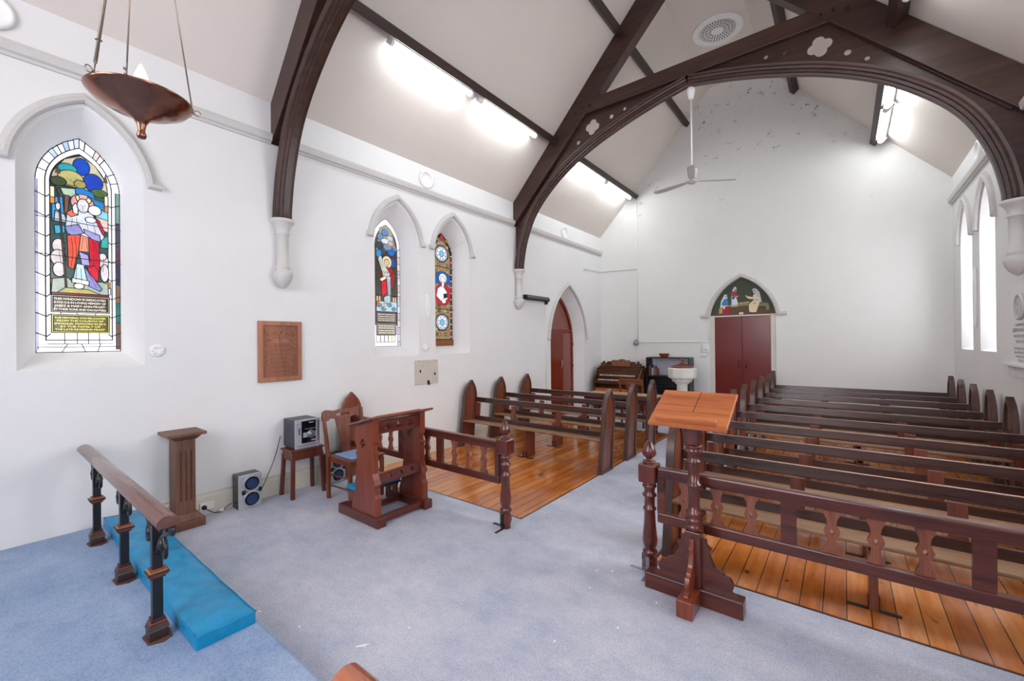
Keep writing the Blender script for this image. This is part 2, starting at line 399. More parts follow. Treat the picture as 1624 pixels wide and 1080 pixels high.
# ---------------------------------------------------------------- room shell
WD = 0.26  # reveal depth
LW = [(0.565, 0.36, 0.25, 2.95), (3.57, 0.36, 0.235, 2.95), (4.60, 0.36, 0.235, 2.95)]     # centre, half width at wall, half width at glass, spring
RW = [(8.77, 0.36, 0.235, 2.95), (7.66, 0.36, 0.235, 2.95)]
RW_FILL = [(0.565, 0.36, 0.24, 2.95), (3.57, 0.36, 0.24, 2.95), (4.60, 0.36, 0.24, 2.95)]  # unseen lancets near the camera, added as light sources
SB, SG = 1.42, 1.548
def wall_mesh(wins, doors, F, name):
    mb = MB()
    outer = [(YF, -0.05), (YB + 0.0, -0.05), (YB, ZE + 0.02), (YF, ZE + 0.02)]
    holes = [opening(c, w, 0.55, zs, SB) for c, w, g, zs in wins] + [opening(c, w, ri, zs, -0.0) for c, w, ri, zs, g, gr_ in doors]
    mb.prism([outer] + holes, -0.3, 0.0, F, side=False, back=False)
    # window reveals
    for c, w, g, zs in wins:
        A = opening(c, w, 0.55, zs, SB); B = opening(c, g, 0.40, zs - 0.02, SG); n = len(A)
        v = [(x, y, 0) for x, y in A] + [(x, y, -WD) for x, y in B]
        mb.add(v, [(i, (i + 1) % n, n + (i + 1) % n, n + i) for i in range(n)], False, F)
    for c, w, ri, zs, g, gr_ in doors:
        A = opening(c, w, ri, zs, 0); B = opening(c, g, gr_, zs, 0); n = len(A)
        v = [(x, y, 0) for x, y in A] + [(x, y, -WD) for x, y in B]
        mb.add(v, [(i, i + 1, n + i + 1, n + i) for i in range(n - 1)], False, F)
    return tag(mb.build(name, M['wall'], fixn=False), kind='structure')
DOOR1 = (8.08, 0.72, 1.24, 1.60, 0.60, 1.02)
wall_mesh(LW, [DOOR1], WL, 'wall_left')
wall_mesh(RW + RW_FILL, [], WR, 'wall_right')
# gable wall
mb = MB()
gab = [(XL, -0.05), (XR, -0.05), (XR, ZE), (XC + UT, ZT), (XC - UT, ZT), (XL, ZE)]
DC = -1.635
mb.prism([gab, opening(DC, 0.60, 0.78, 2.08, 0.0)], -0.3, 0, WB, side=False, back=False)
A = opening(DC, 0.60, 0.78, 2.08, 0.0)
mb.add([(x, y, 0) for x, y in A] + [(x, y, -0.08) for x, y in A], [(i, i + 1, len(A) + i + 1, len(A) + i) for i in range(len(A) - 1)], False, WB)
tag(mb.build('wall_back', M['wallb'], fixn=False), kind='structure')
# chancel end wall behind the camera, with an unseen glowing window added for fill
mb = MB(); FE = frame((0, YF, 0), (1, 0, 0), (0, 0, 1), (0, 1, 0))
mb.prism([gab, opening(XC, 1.55, 1.7, 3.9, 1.5)], -0.3, 0, FE, side=False, back=False)
tag(mb.build('wall_front', M['wall'], fixn=False), kind='structure')
mb = MB(); mb.prism(opening(XC, 1.55, 1.7, 3.9, 1.5), -0.22, -0.2, FE); w5 = tag(mb.build('window_6', M['east_fill']), kind='structure')  # added unseen window, glows as fill light
mb = MB()
for x in (-0.52, 0.52): mb.box(XC + x - 0.05, XC + x + 0.05, YF - 0.2, YF - 0.08, 1.5, 4.9)
mb.build('added_mullion', M['stone'], w5)
# ceiling
mb = MB(); pr = [(XL, ZE), (XC - UT, ZT), (XC + UT, ZT), (XR, ZE)]
for i in range(3):
    (x0, z0), (x1, z1) = pr[i], pr[i + 1]
    mb.add([(x0, YF, z0), (x1, YF, z1), (x1, YB, z1), (x0, YB, z0)], [(0, 1, 2, 3)])
tag(mb.build('ceiling', M['ceil'], fixn=False), kind='structure')
# floor
mb = MB(); mb.box(XL, XR, YF, YB, -0.08, 0.0); mb.box(XL - 0.34, XL, DOOR1[0] - 0.75, DOOR1[0] + 0.75, -0.08, 0.0); mb.box(DC - 0.65, DC + 0.65, YB, YB + 0.12, -0.08, 0.0); tag(mb.build('floor', M['boards']), kind='structure')
CT = 0.008
mb = MB()
AX0, AX1 = -2.29, -1.11
mb.prism([(XL, 0.92), (XR, 0.92), (XR, 3.03), (AX1, 3.03), (AX1, YB), (XL, YB), (XL, 7.30), (AX0, 7.30), (AX0, 3.03), (XL, 3.03)], 0.0005, CT)
tag(mb.build('carpet', M['carpet'], bevel=0.003), 'blue grey fitted carpet over the chancel floor and down the aisle', 'carpet', kind='structure')
mb = MB(); mb.box(XL + .001, XR - .001, YF + .001, 0.93, 0, PZ); tag(mb.build('chancel_step', M['carpet2'], bevel=0.018), 'carpeted step of the raised sanctuary platform', 'step', kind='structure')
# narrow wood threshold strips along the carpet edges
mb = MB(); mb.box(XL, AX0, 3.03, 3.045, 0, 0.01); mb.box(AX1, XR, 3.03, 3.045, 0, 0.01)
mb.box(AX0 - 0.012, AX0, 3.03, 7.3, 0, 0.01); mb.box(AX1, AX1 + 0.012, 3.03, YB, 0, 0.01)
tag(mb.build('trim_1', M['pew']), kind='structure')
# skirtings
def skirting(name, F, segs, h=0.197):
    mb = MB()
    for a, b_ in segs:
        mb.prism([(0, 0), (0.022, 0), (0.022, h - 0.03), (0.014, h - 0.018), (0.012, h - 0.004), (0, h)], a, b_, F @ frame((0, 0, 0), (0, 0, 1), (0, 1, 0), (1, 0, 0)))
        mb.box(a, b_, h, h + 0.012, 0, 0.008, F)
    return tag(mb.build(name, M['cream']), kind='structure')
skirting('baseboard_left', WL, [(0.935, DOOR1[0] - 0.74), (DOOR1[0] + 0.74, YB)])
skirting('baseboard_right', WR, [(0.935, YB)])
skirting('baseboard_back', WB, [(XL, DC - 0.66), (DC + 0.66, XR)])
# cornice strings along the side walls
SEC = [(0, 0), (0, 0.02), (0.02, 0.028), (0.03, 0.05), (0.075, 0.06), (0.10, 0.06), (0.10, 0)]
TY = [2.05, 6.225]
def cornice(name, F, z0, segs):
    mb = MB()
    for a, b_ in segs: mb.strip([(a, z0), (b_, z0)], SEC, F)
    return tag(mb.build(name, M['trimw']), kind='structure')
cornice('trim_2', WL, 3.705, [(YF, TY[0] - 0.09), (TY[0] + 0.09, TY[1] - 0.09), (TY[1] + 0.09, YB)])
cornice('trim_3', WR, 3.715, [(YF, TY[0] - 0.09), (TY[0] + 0.09, TY[1] - 0.09), (TY[1] + 0.09, YB)])
# hood moulds
HS = [(0.0, 0), (0.0, 0.03), (0.012, 0.048), (0.035, 0.05), (0.045, 0.03), (0.07, 0.024), (0.07, 0)]
def hood(name, F, c, w, rise, zs, stop=0.10, stops=(1, 1)):
    mb = MB(); A = arch(w, rise, 14)
    path = [(c + x, zs + y) for x, y in A]
    if stops[0]: path = [(path[0][0] - stop, zs - 0.0)] + path
    if stops[1]: path = path + [(path[-1][0] + stop, zs - 0.0)]
    mb.strip(path, [(o, h) for o, h in HS], F)
    return tag(mb.build(name, M['trimw']), kind='structure')
hood('trim_4', WL, 0.565, 0.385, 0.57, 2.96)
hood('trim_5', WL, 3.57, 0.385, 0.57, 2.96, 0.09); hood('trim_6', WL, 4.60, 0.385, 0.57, 2.96, 0.09)
hood('trim_7', WR, 8.77, 0.385, 0.57, 2.98, 0.07); hood('trim_8', WR, 7.66, 0.385, 0.57, 2.98, 0.07)
hood('trim_9', WL, DOOR1[0], 0.77, 1.18, 1.62, 0.08)
hood('trim_10', WB, DC, 0.615, 0.80, 2.06, 0.17)
# wall roundels, vesica and roses
def roundel(F, y, z, label, rr=0.13):
    mb = MB(); mb.lathe([(rr, 0), (rr, 0.022), (rr - 0.012, 0.032), (rr - 0.028, 0.032), (rr - 0.034, 0.02), (rr - 0.036, 0.001)], 36, F @ T(y, z, 0))
    return tag(mb.build('wall_roundel', M['white']), label, 'roundel', 'plaster roundels under the ceiling')
roundel(WL, 4.08, 3.96, 'white plaster ring roundel above the gap between the two paired stained glass windows')
roundel(WL, 7.95, 3.95, 'small white plaster ring roundel high above the pointed side door')
roundel(WL, 0.085, 3.99, 'white plaster ring roundel cut by the left edge of the photo')
roundel(WR, 7.95, 3.99, 'white plaster ring roundel on the right wall above the sloping string course')
def vesica(F, y, z, label, h=0.17, w=0.05):
    mb = MB(); pts = [(w * math.sin(PI * i / 12), h * math.cos(PI * i / 12)) for i in range(13)] + [(-w * math.sin(PI * i / 12), h * math.cos(PI * i / 12)) for i in range(11, 0, -1)]
    mb.prism([(y + a, z + b_) for a, b_ in pts], 0, 0.03, F)
    return tag(mb.build('wall_boss', M['white'], bevel=0.012), label, 'boss')
vesica(WL, 4.07, 2.12, 'white pointed oval boss between the paired stained glass windows')
vesica(WR, 8.2, 2.12, 'long white pointed boss between the two clear lancets on the right wall', 0.40, 0.05)
def rose(F, y, z, label):
    mb = MB(); mb.lathe([(0.055, 0), (0.055, 0.01), (0.045, 0.016), (0.03, 0.01), (0, 0.014)], 24, F @ T(y, z, 0))
    for k in range(6): a = k * PI / 3; mb.lathe([(0.012, 0), (0.010, 0.02), (0, 0.024)], 8, F @ T(y + 0.03 * math.cos(a), z + 0.03 * math.sin(a), 0))
    return tag(mb.build('wall_vent', M['white']), label, 'vent', 'round wall vents')
rose(WL, 1.005, 1.552, 'round white plaster vent beside the shepherd window')
rose(WL, 4.04, 1.53, 'round white plaster vent below the paired windows, above the beige hatch')
# ---------------------------------------------------------------- purlins and trusses
def purlin(side, zA, uA, label):
    # u = distance from the centre line of the lower inner corner A
    mb = MB(); d = Vector((1, -SL)).normalized(); n = Vector((SL, 1)).normalized()   # down slope, outwards
    A_ = Vector((uA, zA)); B_ = A_ + n * ((ZE + SL * (HW - uA) - zA) / n.y * n.y * n.y - 0.002); C_ = B_ - d * 0.10; D_ = A_ - d * 0.10
    q = [(XC + side * p.x, p.y) for p in (A_, B_, C_, D_)]
    mb.prism(q, YF, YB - 0.002, frame((0, 0, 0), (1, 0, 0), (0, 0, 1), (0, 1, 0)))
    return tag(mb.build('purlin', M['beam'], bevel=0.006), label, 'beam', 'roof purlins')
PUL, PUU = (4.915, 2.135), (6.24, 0.975)
purlin(-1, *PUL, 'dark lower roof purlin above the left wall carrying the strip lights')
purlin(1, *PUL, 'dark lower roof purlin above the right wall with strip lights')
purlin(-1, *PUU, 'dark upper roof purlin on the left roof slope')
purlin(1, *PUU, 'dark upper roof purlin on the right roof slope')

def truss(y, label):
    t = thing('roof_truss', label, 'roof truss', (XC, y, 0), 0, 'arched roof trusses')
    F = XZ; W2 = 0.085
    inner = lambda uu: 5.27 - 1.07 * (uu - 1.615)
    AI = catmull([(0, 5.15), (.4, 5.065), (.76, 4.97), (1.1, 4.86), (1.45, 4.73), (1.78, 4.57), (2.06, 4.40), (2.33, 4.18), (2.55, 3.95), (2.71, 3.70), (2.84, 3.36), (2.905, 3.05), (2.915, 2.93)], 4)
    for s in (1, -1):
        P_ = lambda L: [(s * a, b_) for a, b_ in L]
        mb = MB(); mb.prism(P_([(HW - .001, ZE - 0.01), (UT, ZT - .002), (0.03, ZT - .002), (0.03, 6.90), (HW - .001, inner(HW))]), -W2, W2, F)
        mb.build('principal_rafter', M['truss'], t, bevel=0.006)
        # spandrel plate with pierced quatrefoil and dots
        mid = []
        for i, p in enumerate(AI):
            q0 = Vector(AI[max(i - 1, 0)]); q1 = Vector(AI[min(i + 1, len(AI) - 1)]); d = (q1 - q0).normalized(); n = Vector((-d.y, d.x))
            mid.append((p[0] + n.x * 0.06, p[1] + n.y * 0.06))
        mid[0] = (0.0, mid[0][1])
        top = [(HW - .004, 2.93), (HW - .004, inner(HW) + .02), (1.615, inner(1.615) + 0.02), (0.0, 5.29)]
        holes = [quatre(1.49, 5.06, 0.062, 0.062, math.radians(10)), circ(1.92, 4.74, 0.025, 12), circ(1.75, 4.88, 0.034, 12), circ(1.16, 5.12, 0.034, 12), circ(.94, 5.165, 0.025, 12)]
        mb = MB(); mb.prism([P_(mid + top)] + [P_(h) for h in holes], -0.008, 0.008, F); mb.build('spandrel_panel', M['truss'], t)
        # thin bead round the plate
        mb = MB(); mb.strip(P_([(2.98, inner(2.98) - .012), (1.60, inner(1.60) - 0.012)]), [(-0.012, -0.04), (-0.012, 0.04), (0.012, 0.04), (0.012, -0.04)], F); mb.build('bead', M['truss'], t)
        # moulded arch rib
        sec = [(0, -.03), (0, .03), (.018, .036), (.022, .058), (.05, .062), (.056, .082), (.075, .09), (.10, .082), (.125, .088), (.125, -.088), (.10, -.082), (.075, -.09), (.056, -.082), (.05, -.062), (.022, -.058), (.018, -.036)]
        AJ = AI
        mb = MB(); mb.strip(P_(AJ), [(o * s, h) for o, h in sec], F); ob = mb.build('arch_rib', M['truss'], t, bevel=0)
    mb = MB(); mb.box(-1.60, 1.60, -0.075, 0.075, 5.275, 5.485); mb.build('collar_beam', M['truss'], t, bevel=0.006)
    for s in (1, -1):
        for (a, b_) in ((1.62, 5.38), (1.75, 5.33), (1.5, 5.38)):
            mb = MB(); mb.lathe([(0.018, 0), (0.018, 0.012), (0.008, 0.02), (0, 0.02)], 8, T(0, -0.083, 0) @ F @ T(s * a, b_, 0)); mb.build('bolt', M['dsteel'], t)
    return t
truss(TY[0], 'dark arched roof truss nearest the camera, rising at the upper left')
truss(TY[1], 'complete dark arched truss with pierced quatrefoils spanning the nave')

def corbel(x, y, label, s):
    k = 0.00156
    pr_ = [(70, 72), (78, 73), (85, 76), (92, 66), (100, 60), (118, 48), (140, 42), (150, 42), (152, 45), (160, 44), (164, 38), (345, 38), (350, 47), (358, 47), (364, 40), (372, 42), (378, 58), (392, 62), (410, 61), (430, 53), (450, 41), (465, 26), (476, 10), (480, 0)]
    mb = MB(); mb.lathe([(q * k, 2.917 - (v_ - 70) * 0.00179) for v_, q in pr_], 28, T(x, y, 0))
    return tag(mb.build('wall_corbel', M['trimw']), label, 'corbel', 'moulded corbels under the roof trusses')
for (x, nm) in ((XL + 0.06, 'left'), (XR - 0.06, 'right')):
    for i, y in enumerate(TY):
        corbel(x, y, {('left', 0): 'pale grey colonnette corbel above the carved wooden tablet', ('left', 1): 'pale grey colonnette corbel beside the black strip heater',
                      ('right', 0): 'pale grey colonnette corbel on the right wall under the nearest truss', ('right', 1): 'pale grey colonnette corbel at the right edge, above the marble memorial'}[(nm, i)], 0)

# fluorescent battens
dsl = Vector((1, -SL)).normalized(); nsl = Vector((SL, 1)).normalized()
def batten(side, y0, y1, label):
    A_ = Vector(PUL[::-1])
    t = thing('strip_light', label, 'light', (XC + side * (A_.x + 0.03), (y0 + y1) / 2, A_.y), 0, 'fluorescent strip lights on the lower purlins')
    L = (y1 - y0) / 2; F = frame((0, 0, 0), (1, 0, 0), (0, 0, 1), (0, 1, 0))
    def P_(L_): return [(side * (a * dsl.x + b_ * nsl.x), a * dsl.y + b_ * nsl.y) for a, b_ in L_]
    mb = MB(); mb.prism(P_([(0.0, 0.03), (0.0, 0.10), (0.045, 0.10), (0.045, 0.03)]), -L, L, F); mb.build('housing', M['plast'], t)
    mb = MB(); mb.prism(P_([(0.005, 0.028), (0.0, 0.005), (0.02, -0.012), (0.05, -0.006), (0.062, 0.02), (0.06, 0.05), (0.046, 0.06), (0.046, 0.028)]), -L + 0.02, L - 0.02, F); mb.build('diffuser', M['tube'], t)
    for e in (-1, 1):
        mb = MB(); mb.prism(P_([(-0.004, 0.10), (-0.004, 0.0), (0.02, -0.018), (0.055, -0.01), (0.07, 0.02), (0.066, 0.10)]), e * L - 0.018, e * L + 0.018, F); mb.build('end_cap', M['plast'], t)
    return t
names = ['first from the camera', 'second from the camera', 'third, just beyond the arched truss', 'farthest, by the back wall']
for side, nm in ((-1, 'left'), (1, 'right')):
    for i, (a, b_) in enumerate(((2.87, 4.13), (4.33, 5.62), (6.85, 8.10), (8.22, 9.45))):
        batten(side, a, b_, 'glowing strip light on the %s roof slope, %s' % (nm, names[i]))
# ceiling rose
mb = MB(); FC = frame((-1.66, 7.95, ZT), (1, 0, 0), (0, -1, 0), (0, 0, -1))
mb.lathe([(0.40, 0), (0.40, 0.02), (0.385, 0.035), (0.37, 0.03), (0.34, 0.045), (0.30, 0.04), (0.285, 0.02), (0, 0.02)], 48, FC)
t = thing('ceiling_rose', 'round pierced plaster ventilation rose on the ceiling', 'ceiling rose', (-1.66, 7.95, ZT))
mb.build('rim', M['white'], t).matrix_parent_inverse = t.matrix_world.inverted() if False else Matrix.Translation((1.66, -7.95, -ZT))
mb = MB(); mb.mi = 0
for ring, (ra, rb, n) in enumerate(((0.10, 0.14, 18), (0.155, 0.195, 26), (0.21, 0.245, 34), (0.255, 0.275, 40))):
    for k in range(n):
        a = 2 * PI * (k + 0.5 * (ring % 2)) / n; w = 0.30 * PI / n
        mb.prism([(ra * math.cos(a - w), ra * math.sin(a - w)), (rb * math.cos(a - w * 1.2), rb * math.sin(a - w * 1.2)), (rb * math.cos(a + w * 1.2), rb * math.sin(a + w * 1.2)), (ra * math.cos(a + w), ra * math.sin(a + w))], 0.0205, 0.0225, FC)
mb.build('pierced_grille', M['hole'], t).matrix_parent_inverse = Matrix.Translation((1.66, -7.95, -ZT))

# ---------------------------------------------------------------- stained glass
G = {}
def gc(c, s=1.0, d=0.3):
    k = (c, s)
    if k not in G: G[k] = glassy('glass ' + c, c, s * 0.86, d)
    return G[k]
M['lead'] = plain('window lead', '1c2226', 0.6)
class Glass:
    """coloured panes in local (x,y) of the window, drawn in thin overlapping layers with lead lines"""
    def __init__(s): s.mb = MB(); s.mats = []; s.z = 0.0; s.lead = MB()
    def mat(s, m_):
        if m_ not in s.mats: s.mats.append(m_)
        s.mb.mi = s.mats.index(m_)
    def poly(s, pts, c, st=0.9, line=True, w=0.0062, d=0.38):
        s.z += 0.00012; s.mat(gc(c, st, d)); s.mb.prism(pts, s.z - 0.001, s.z, None, side=False, back=False)
        if line: s.line(pts, w, True)
    def line(s, pts, w=0.0055, closed=False):
        s.z += 0.00006; s.mat(M['lead'])
        s.mb.strip(pts, [(-w / 2, s.z), (w / 2, s.z)][::1], None, closed) if False else s._rib(pts, w, closed)
    def _rib(s, pts, w, closed):
        n = len(pts)
        for i in range(n if closed else n - 1):
            a = Vector(pts[i]); b_ = Vector(pts[(i + 1) % n]); d = b_ - a
            if d.length < 1e-5: continue
            d.normalize(); nn = Vector((-d.y, d.x)) * w / 2; a = a - d * w / 3; b_ = b_ + d * w / 3
            s.mb.add([(*(a + nn), s.z), (*(b_ + nn), s.z), (*(b_ - nn), s.z), (*(a - nn), s.z)], [(3, 2, 1, 0)])
def mapper(cx, y0, kx, ky): return lambda L: [((x - cx) * kx, (y0 - y) * ky) for x, y in L]
def ell(cx, cy, rx, ry, n=18): return [(cx + rx * math.cos(2 * PI * i / n), cy + ry * math.sin(2 * PI * i / n)) for i in range(n)]
def lancet(w, rise, zs, zb=0.0): return opening(0, w, rise, zs, zb)
FG = lambda F, c: F @ T(c, SG, -WD)

def finish(g, name, F, c, label=None):
    w_ = thing(name, None, None, (0, 0, 0), kind='structure')
    g.mb.build('stained_glass', g.mats, w_, fixn=False).matrix_world = FG(F, c)
    return w_

SP = 1.39; GH = 1.79
# --- window 1: the shepherd
g = Glass(); hw = 0.25
m1 = mapper(222, 1045, 0.50 / 415, GH / 1035)
g.poly(lancet(hw, 0.40, SP - .01), 'f4f6fb', 1.15, True, 0.012, 0.10)
# coloured outer slivers on the right and the left edge
for (y0, y1, c) in ((0.02, 0.25, '7d6152'), (0.25, 0.42, '2f7f78'), (0.42, 0.58, '8d6a5a'), (0.58, 0.75, '42405f'), (0.75, 0.92, '6c4a5c'), (0.92, 1.12, '5a5568'), (1.12, 1.38, '7fa5a0')):
    g.poly([(hw - 0.03, y0), (hw - .002, y0), (hw - .002, y1), (hw - 0.03, y1)], c, 0.6)
    g.poly([(-hw + .002, y0), (-hw + 0.018, y0), (-hw + 0.018, y1), (-hw + .002, y1)], 'a9a0c4', 0.8, False)
for i, y in enumerate((0.14, 0.30, 0.46, 0.62, 0.78, 0.94, 1.10, 1.26)):
    g.line([(-hw, y + 0.02), (-0.19, y - 0.01), (-0.17, y + 0.01)], .008); g.line([(hw, y + 0.02), (0.19, y - 0.01), (0.17, y + 0.01)], .008)
for k, c in ((6, 'bcd0ee'), (9, 'a8bfe6'), (11, 'c4d2ec'), (15, 'd8c8c8')):
    A1 = arch(hw - 0.004, 0.39, 12); A2 = arch(0.195, 0.31, 12)
    q = [A1[k], A1[k + 1], A2[k + 1], A2[k]]; g.poly([(x, y + SP) for x, y in q], c, 0.95)
g.line([(x, y + SP) for x, y in arch(0.195, 0.31)], 0.008); g.line([(-0.195, SP), (-0.195, 0.1), (0.195, 0.1), (0.195, SP)], 0.008)
for k in (2, 4, 8, 13, 17, 20, 22): A1 = arch(hw - .004, .39, 12); A2 = arch(.195, .31, 12); g.line([(A1[k][0], A1[k][1] + SP), (A2[k][0], A2[k][1] + SP)], .008)
inn = lancet(0.17, 0.26, SP, 0.47)
g.poly(inn, '2f3a32', 0.5)
g.poly(m1([(82, 770), (82, 290), (120, 260), (345, 270), (365, 300), (365, 770)]), '3d5c58', 0.6)
g.poly(m1([(82, 250), (95, 200), (150, 130), (230, 98), (300, 130), (355, 200), (366, 262)]), 'c9bfa4', 0.8)
for (cx, cy, rx, ry, c) in ((232, 150, 42, 42, '1449b4'), (165, 172, 46, 24, '2a9aa6'), (290, 216, 50, 44, '1a3fae'), (180, 214, 62, 36, 'b5ae6e'), (225, 236, 30, 20, 'a29a58'), (122, 240, 38, 22, '3c4a30'), (320, 262, 44, 20, '4a6638')): g.poly(m1(ell(cx, cy, rx, ry)), c, 0.9)
g.poly(m1([(180, 262), (240, 252), (290, 268), (300, 300), (200, 300)]), '1b7cc8', 0.9)
g.poly(m1([(90, 320), (140, 310), (150, 420), (90, 430)]), '3a9ad8', 0.9)
g.poly(m1([(270, 290), (365, 310), (365, 350), (280, 335)]), '2a86c4', 0.9)
g.poly(m1([(285, 335), (365, 350), (365, 392), (300, 380)]), '7fc0dc', 1.0)
g.poly(m1([(300, 380), (365, 392), (365, 450), (320, 440)]), 'd8bfb4', 0.9)
g.poly(m1([(128, 270), (200, 262), (205, 300), (150, 310)]), 'a9c4ac', 0.85)
g.poly(m1([(150, 300), (172, 300), (165, 390), (148, 390)]), '8c5a44', 0.7)
for (x0, x1) in ((82, 104), (346, 366)):
    g.poly(m1([(x0, 270), (x1, 270), (x1, 320), (x0, 320)]), 'e8dcb8', 0.95); g.poly(m1([(x0, 320), (x1, 320), (x1, 350), (x0, 350)]), 'd88a40', 0.9)
    g.poly(m1([(x0, 700), (x1 + 8, 700), (x1 + 8, 728), (x0, 728)]), 'd4893a', 0.95); g.poly(m1([(x0, 730), (x1 + 10, 730), (x1 + 10, 762), (x0, 762)]), 'e6e4ee', 1.0)
for (cx, cy, rx, ry) in ((120, 545, 30, 34), (118, 600, 36, 38), (122, 655, 30, 34), (340, 600, 26, 36), (345, 655, 22, 44), (335, 575, 20, 18)): g.poly(m1(ell(cx, cy, rx, ry)), 'dccfd2', 0.9)
g.poly(m1([(100, 450), (150, 445), (150, 480), (104, 490)]), '3fa8c8', 0.9); g.poly(m1([(330, 480), (365, 470), (365, 530), (325, 530)]), '3aa59c', 0.9)
g.poly(m1([(84, 765), (90, 700), (160, 690), (200, 720), (330, 700), (362, 710), (364, 765)]), 'a8b4a8', 0.9); g.poly(m1([(110, 765), (150, 738), (260, 742), (330, 765)]), 'b4b068', 0.9)
# shepherd
g.poly(m1([(105, 380), (150, 395), (160, 430), (100, 430)]), 'b9c0ce', 0.9)
g.poly(m1([(160, 380), (210, 360), (270, 365), (320, 400), (345, 480), (320, 505), (200, 500), (150, 470)]), 'c4cad8', 1.0)
g.poly(m1([(290, 380), (320, 400), (350, 460), (335, 465)]), 'b8203e', 0.9)
g.poly(m1([(155, 385), (185, 362), (215, 385), (180, 400)]), 'e2684e', 0.95)
g.poly(m1([(150, 450), (215, 430), (240, 470), (190, 490), (160, 480)]), '8f8cc4', 0.9); g.poly(m1([(240, 450), (320, 470), (325, 500), (290, 500), (245, 470)]), '9a94cc', 0.9)
g.poly(m1([(160, 490), (225, 480), (215, 560), (190, 650), (165, 640)]), 'd8503a', 0.95); g.poly(m1([(225, 480), (265, 490), (270, 560), (215, 560)]), 'e88a6e', 0.95)
g.poly(m1([(262, 488), (315, 505), (320, 600), (312, 700), (255, 640), (270, 600)]), 'c4102e', 0.95); g.poly(m1([(255, 640), (290, 622), (314, 650), (312, 700), (290, 690)]), 'd01c38', 0.95)
g.poly(m1([(215, 560), (262, 575), (270, 625), (230, 625)]), 'a49ad2', 0.9)
g.poly(m1([(185, 700), (205, 620), (245, 625), (262, 700), (215, 712)]), 'b8d4e2', 1.0); g.poly(m1([(240, 630), (330, 735), (320, 748), (262, 725)]), '8f8fce', 0.9)
g.poly(m1([(182, 690), (265, 700), (265, 722), (180, 712)]), 'e8e0d0', 1.0); g.poly(m1(ell(215, 728, 26, 14)), 'e8e4e0', 1.0)
g.poly(m1(ell(235, 325, 58, 42)), 'e0a0a4', 0.95); g.poly(m1([(200, 300), (215, 288), (225, 318), (214, 330)]), 'eadb9a', 1); g.poly(m1([(262, 292), (282, 308), (262, 330), (250, 315)]), 'eadb9a', 1)
g.poly(m1([(185, 350), (200, 330), (215, 345), (212, 385), (190, 380)]), 'd8dae0', 1); g.poly(m1(ell(238, 338, 30, 34)), 'cfcdd0', 0.95); g.poly(m1(ell(296, 352, 34, 24)), 'e0dee2', 1.0); g.poly(m1(ell(275, 402, 28, 14)), 'e4e4e8', 1.0)
g.poly(m1([(117, 300), (124, 300), (158, 735), (150, 735)]), '7a5040', 0.7); g.line(m1([(120, 300), (112, 285), (118, 272), (132, 276), (132, 290)]), 0.007); g.poly(m1(ell(118, 360, 12, 18)), 'd8d0d4', 1.0)
for L_ in ([(180, 500), (188, 560), (178, 640)], [(196, 492), (205, 560), (195, 640)], [(238, 490), (228, 550)], [(250, 495), (262, 560)], [(285, 500), (292, 590), (280, 640)], [(300, 510), (306, 600)], [(205, 640), (200, 700)], [(225, 640), (228, 705)],
           [(185, 410), (180, 450)], [(205, 400), (210, 440)], [(250, 400), (262, 450)], [(290, 420), (300, 470)], [(225, 335), (230, 340)], [(245, 335), (250, 340)], [(238, 340), (236, 352), (241, 352)], [(232, 362), (244, 362)], [(210, 330), (220, 310), (250, 308), (264, 325), (266, 350)],
           [(260, 660), (300, 730)], [(120, 560), (130, 620)], [(340, 580), (335, 650)], [(200, 210), (230, 225), (250, 215)], [(160, 215), (190, 235)], [(305, 250), (335, 268)], [(285, 320), (330, 330), (360, 328)], [(290, 300), (320, 312), (362, 316)], [(100, 350), (140, 345)], [(100, 390), (142, 385)]):
    g.line(m1(L_), 0.0028)
for (x, y_) in ((118, 110 + 75), (352, 110 + 75)): g.poly(m1([(x - 12, y_ + 20), (x, y_ - 22), (x + 12, y_ + 20)]), '6a5c44', .6, True, .003)
for y in (420, 590): g.line(m1([(18, y - 2), (430, y + 12)]), 0.006)
# lower texts
g.poly(m1([(84, 764), (365, 764), (365, 774), (84, 774)]), '8c1f34', 0.8)
g.poly(m1([(84, 776), (367, 776), (367, 856), (84, 856)]), 'd2c8b0', 0.9); g.poly(m1([(92, 782), (360, 782), (360, 850), (92, 850)]), '4b4238', 0.5)
g.poly(m1([(84, 866), (367, 866), (367, 952), (84, 952)]), 'c8c46a', 0.95); g.poly(m1([(94, 873), (358, 873), (358, 945), (94, 945)]), '6d6440', 0.55)
def gtext(lines, y0, dy, mp, c, size, width):
    g.z += 0.0003; g.mat(gc(c, 1.2, 0.05))
    for i, ln in enumerate(lines):
        p = mp([(222, y0 + i * dy)])[0]
        vs, fs = text_mb(ln, size * 0.92, None, bold=0.0)
        wd = max(v_[0] for v_ in vs) - min(v_[0] for v_ in vs); sx = min(1.35, width / wd)
        g.mb.add([(p[0] + a * sx, p[1] + b_, g.z) for a, b_, _ in vs], fs)
gtext(['THIS\u00b7WINDOW\u00b7IS\u00b7DEDICATED', 'A\u00b7M\u00b7D\u00b7G\u00b7&\u00b7IN\u00b7LOVING\u00b7MEMORY\u00b7OF', '\u00b7JABEZ\u00b7&\u00b7MARY\u00b7ANN\u00b7FROST\u00b7', 'BY\u00b7THEIR\u00b7SONS\u00b7AND\u00b7DAUGHTERS'], 798, 16.2, m1, 'f4ecd8', 0.027, 0.305)
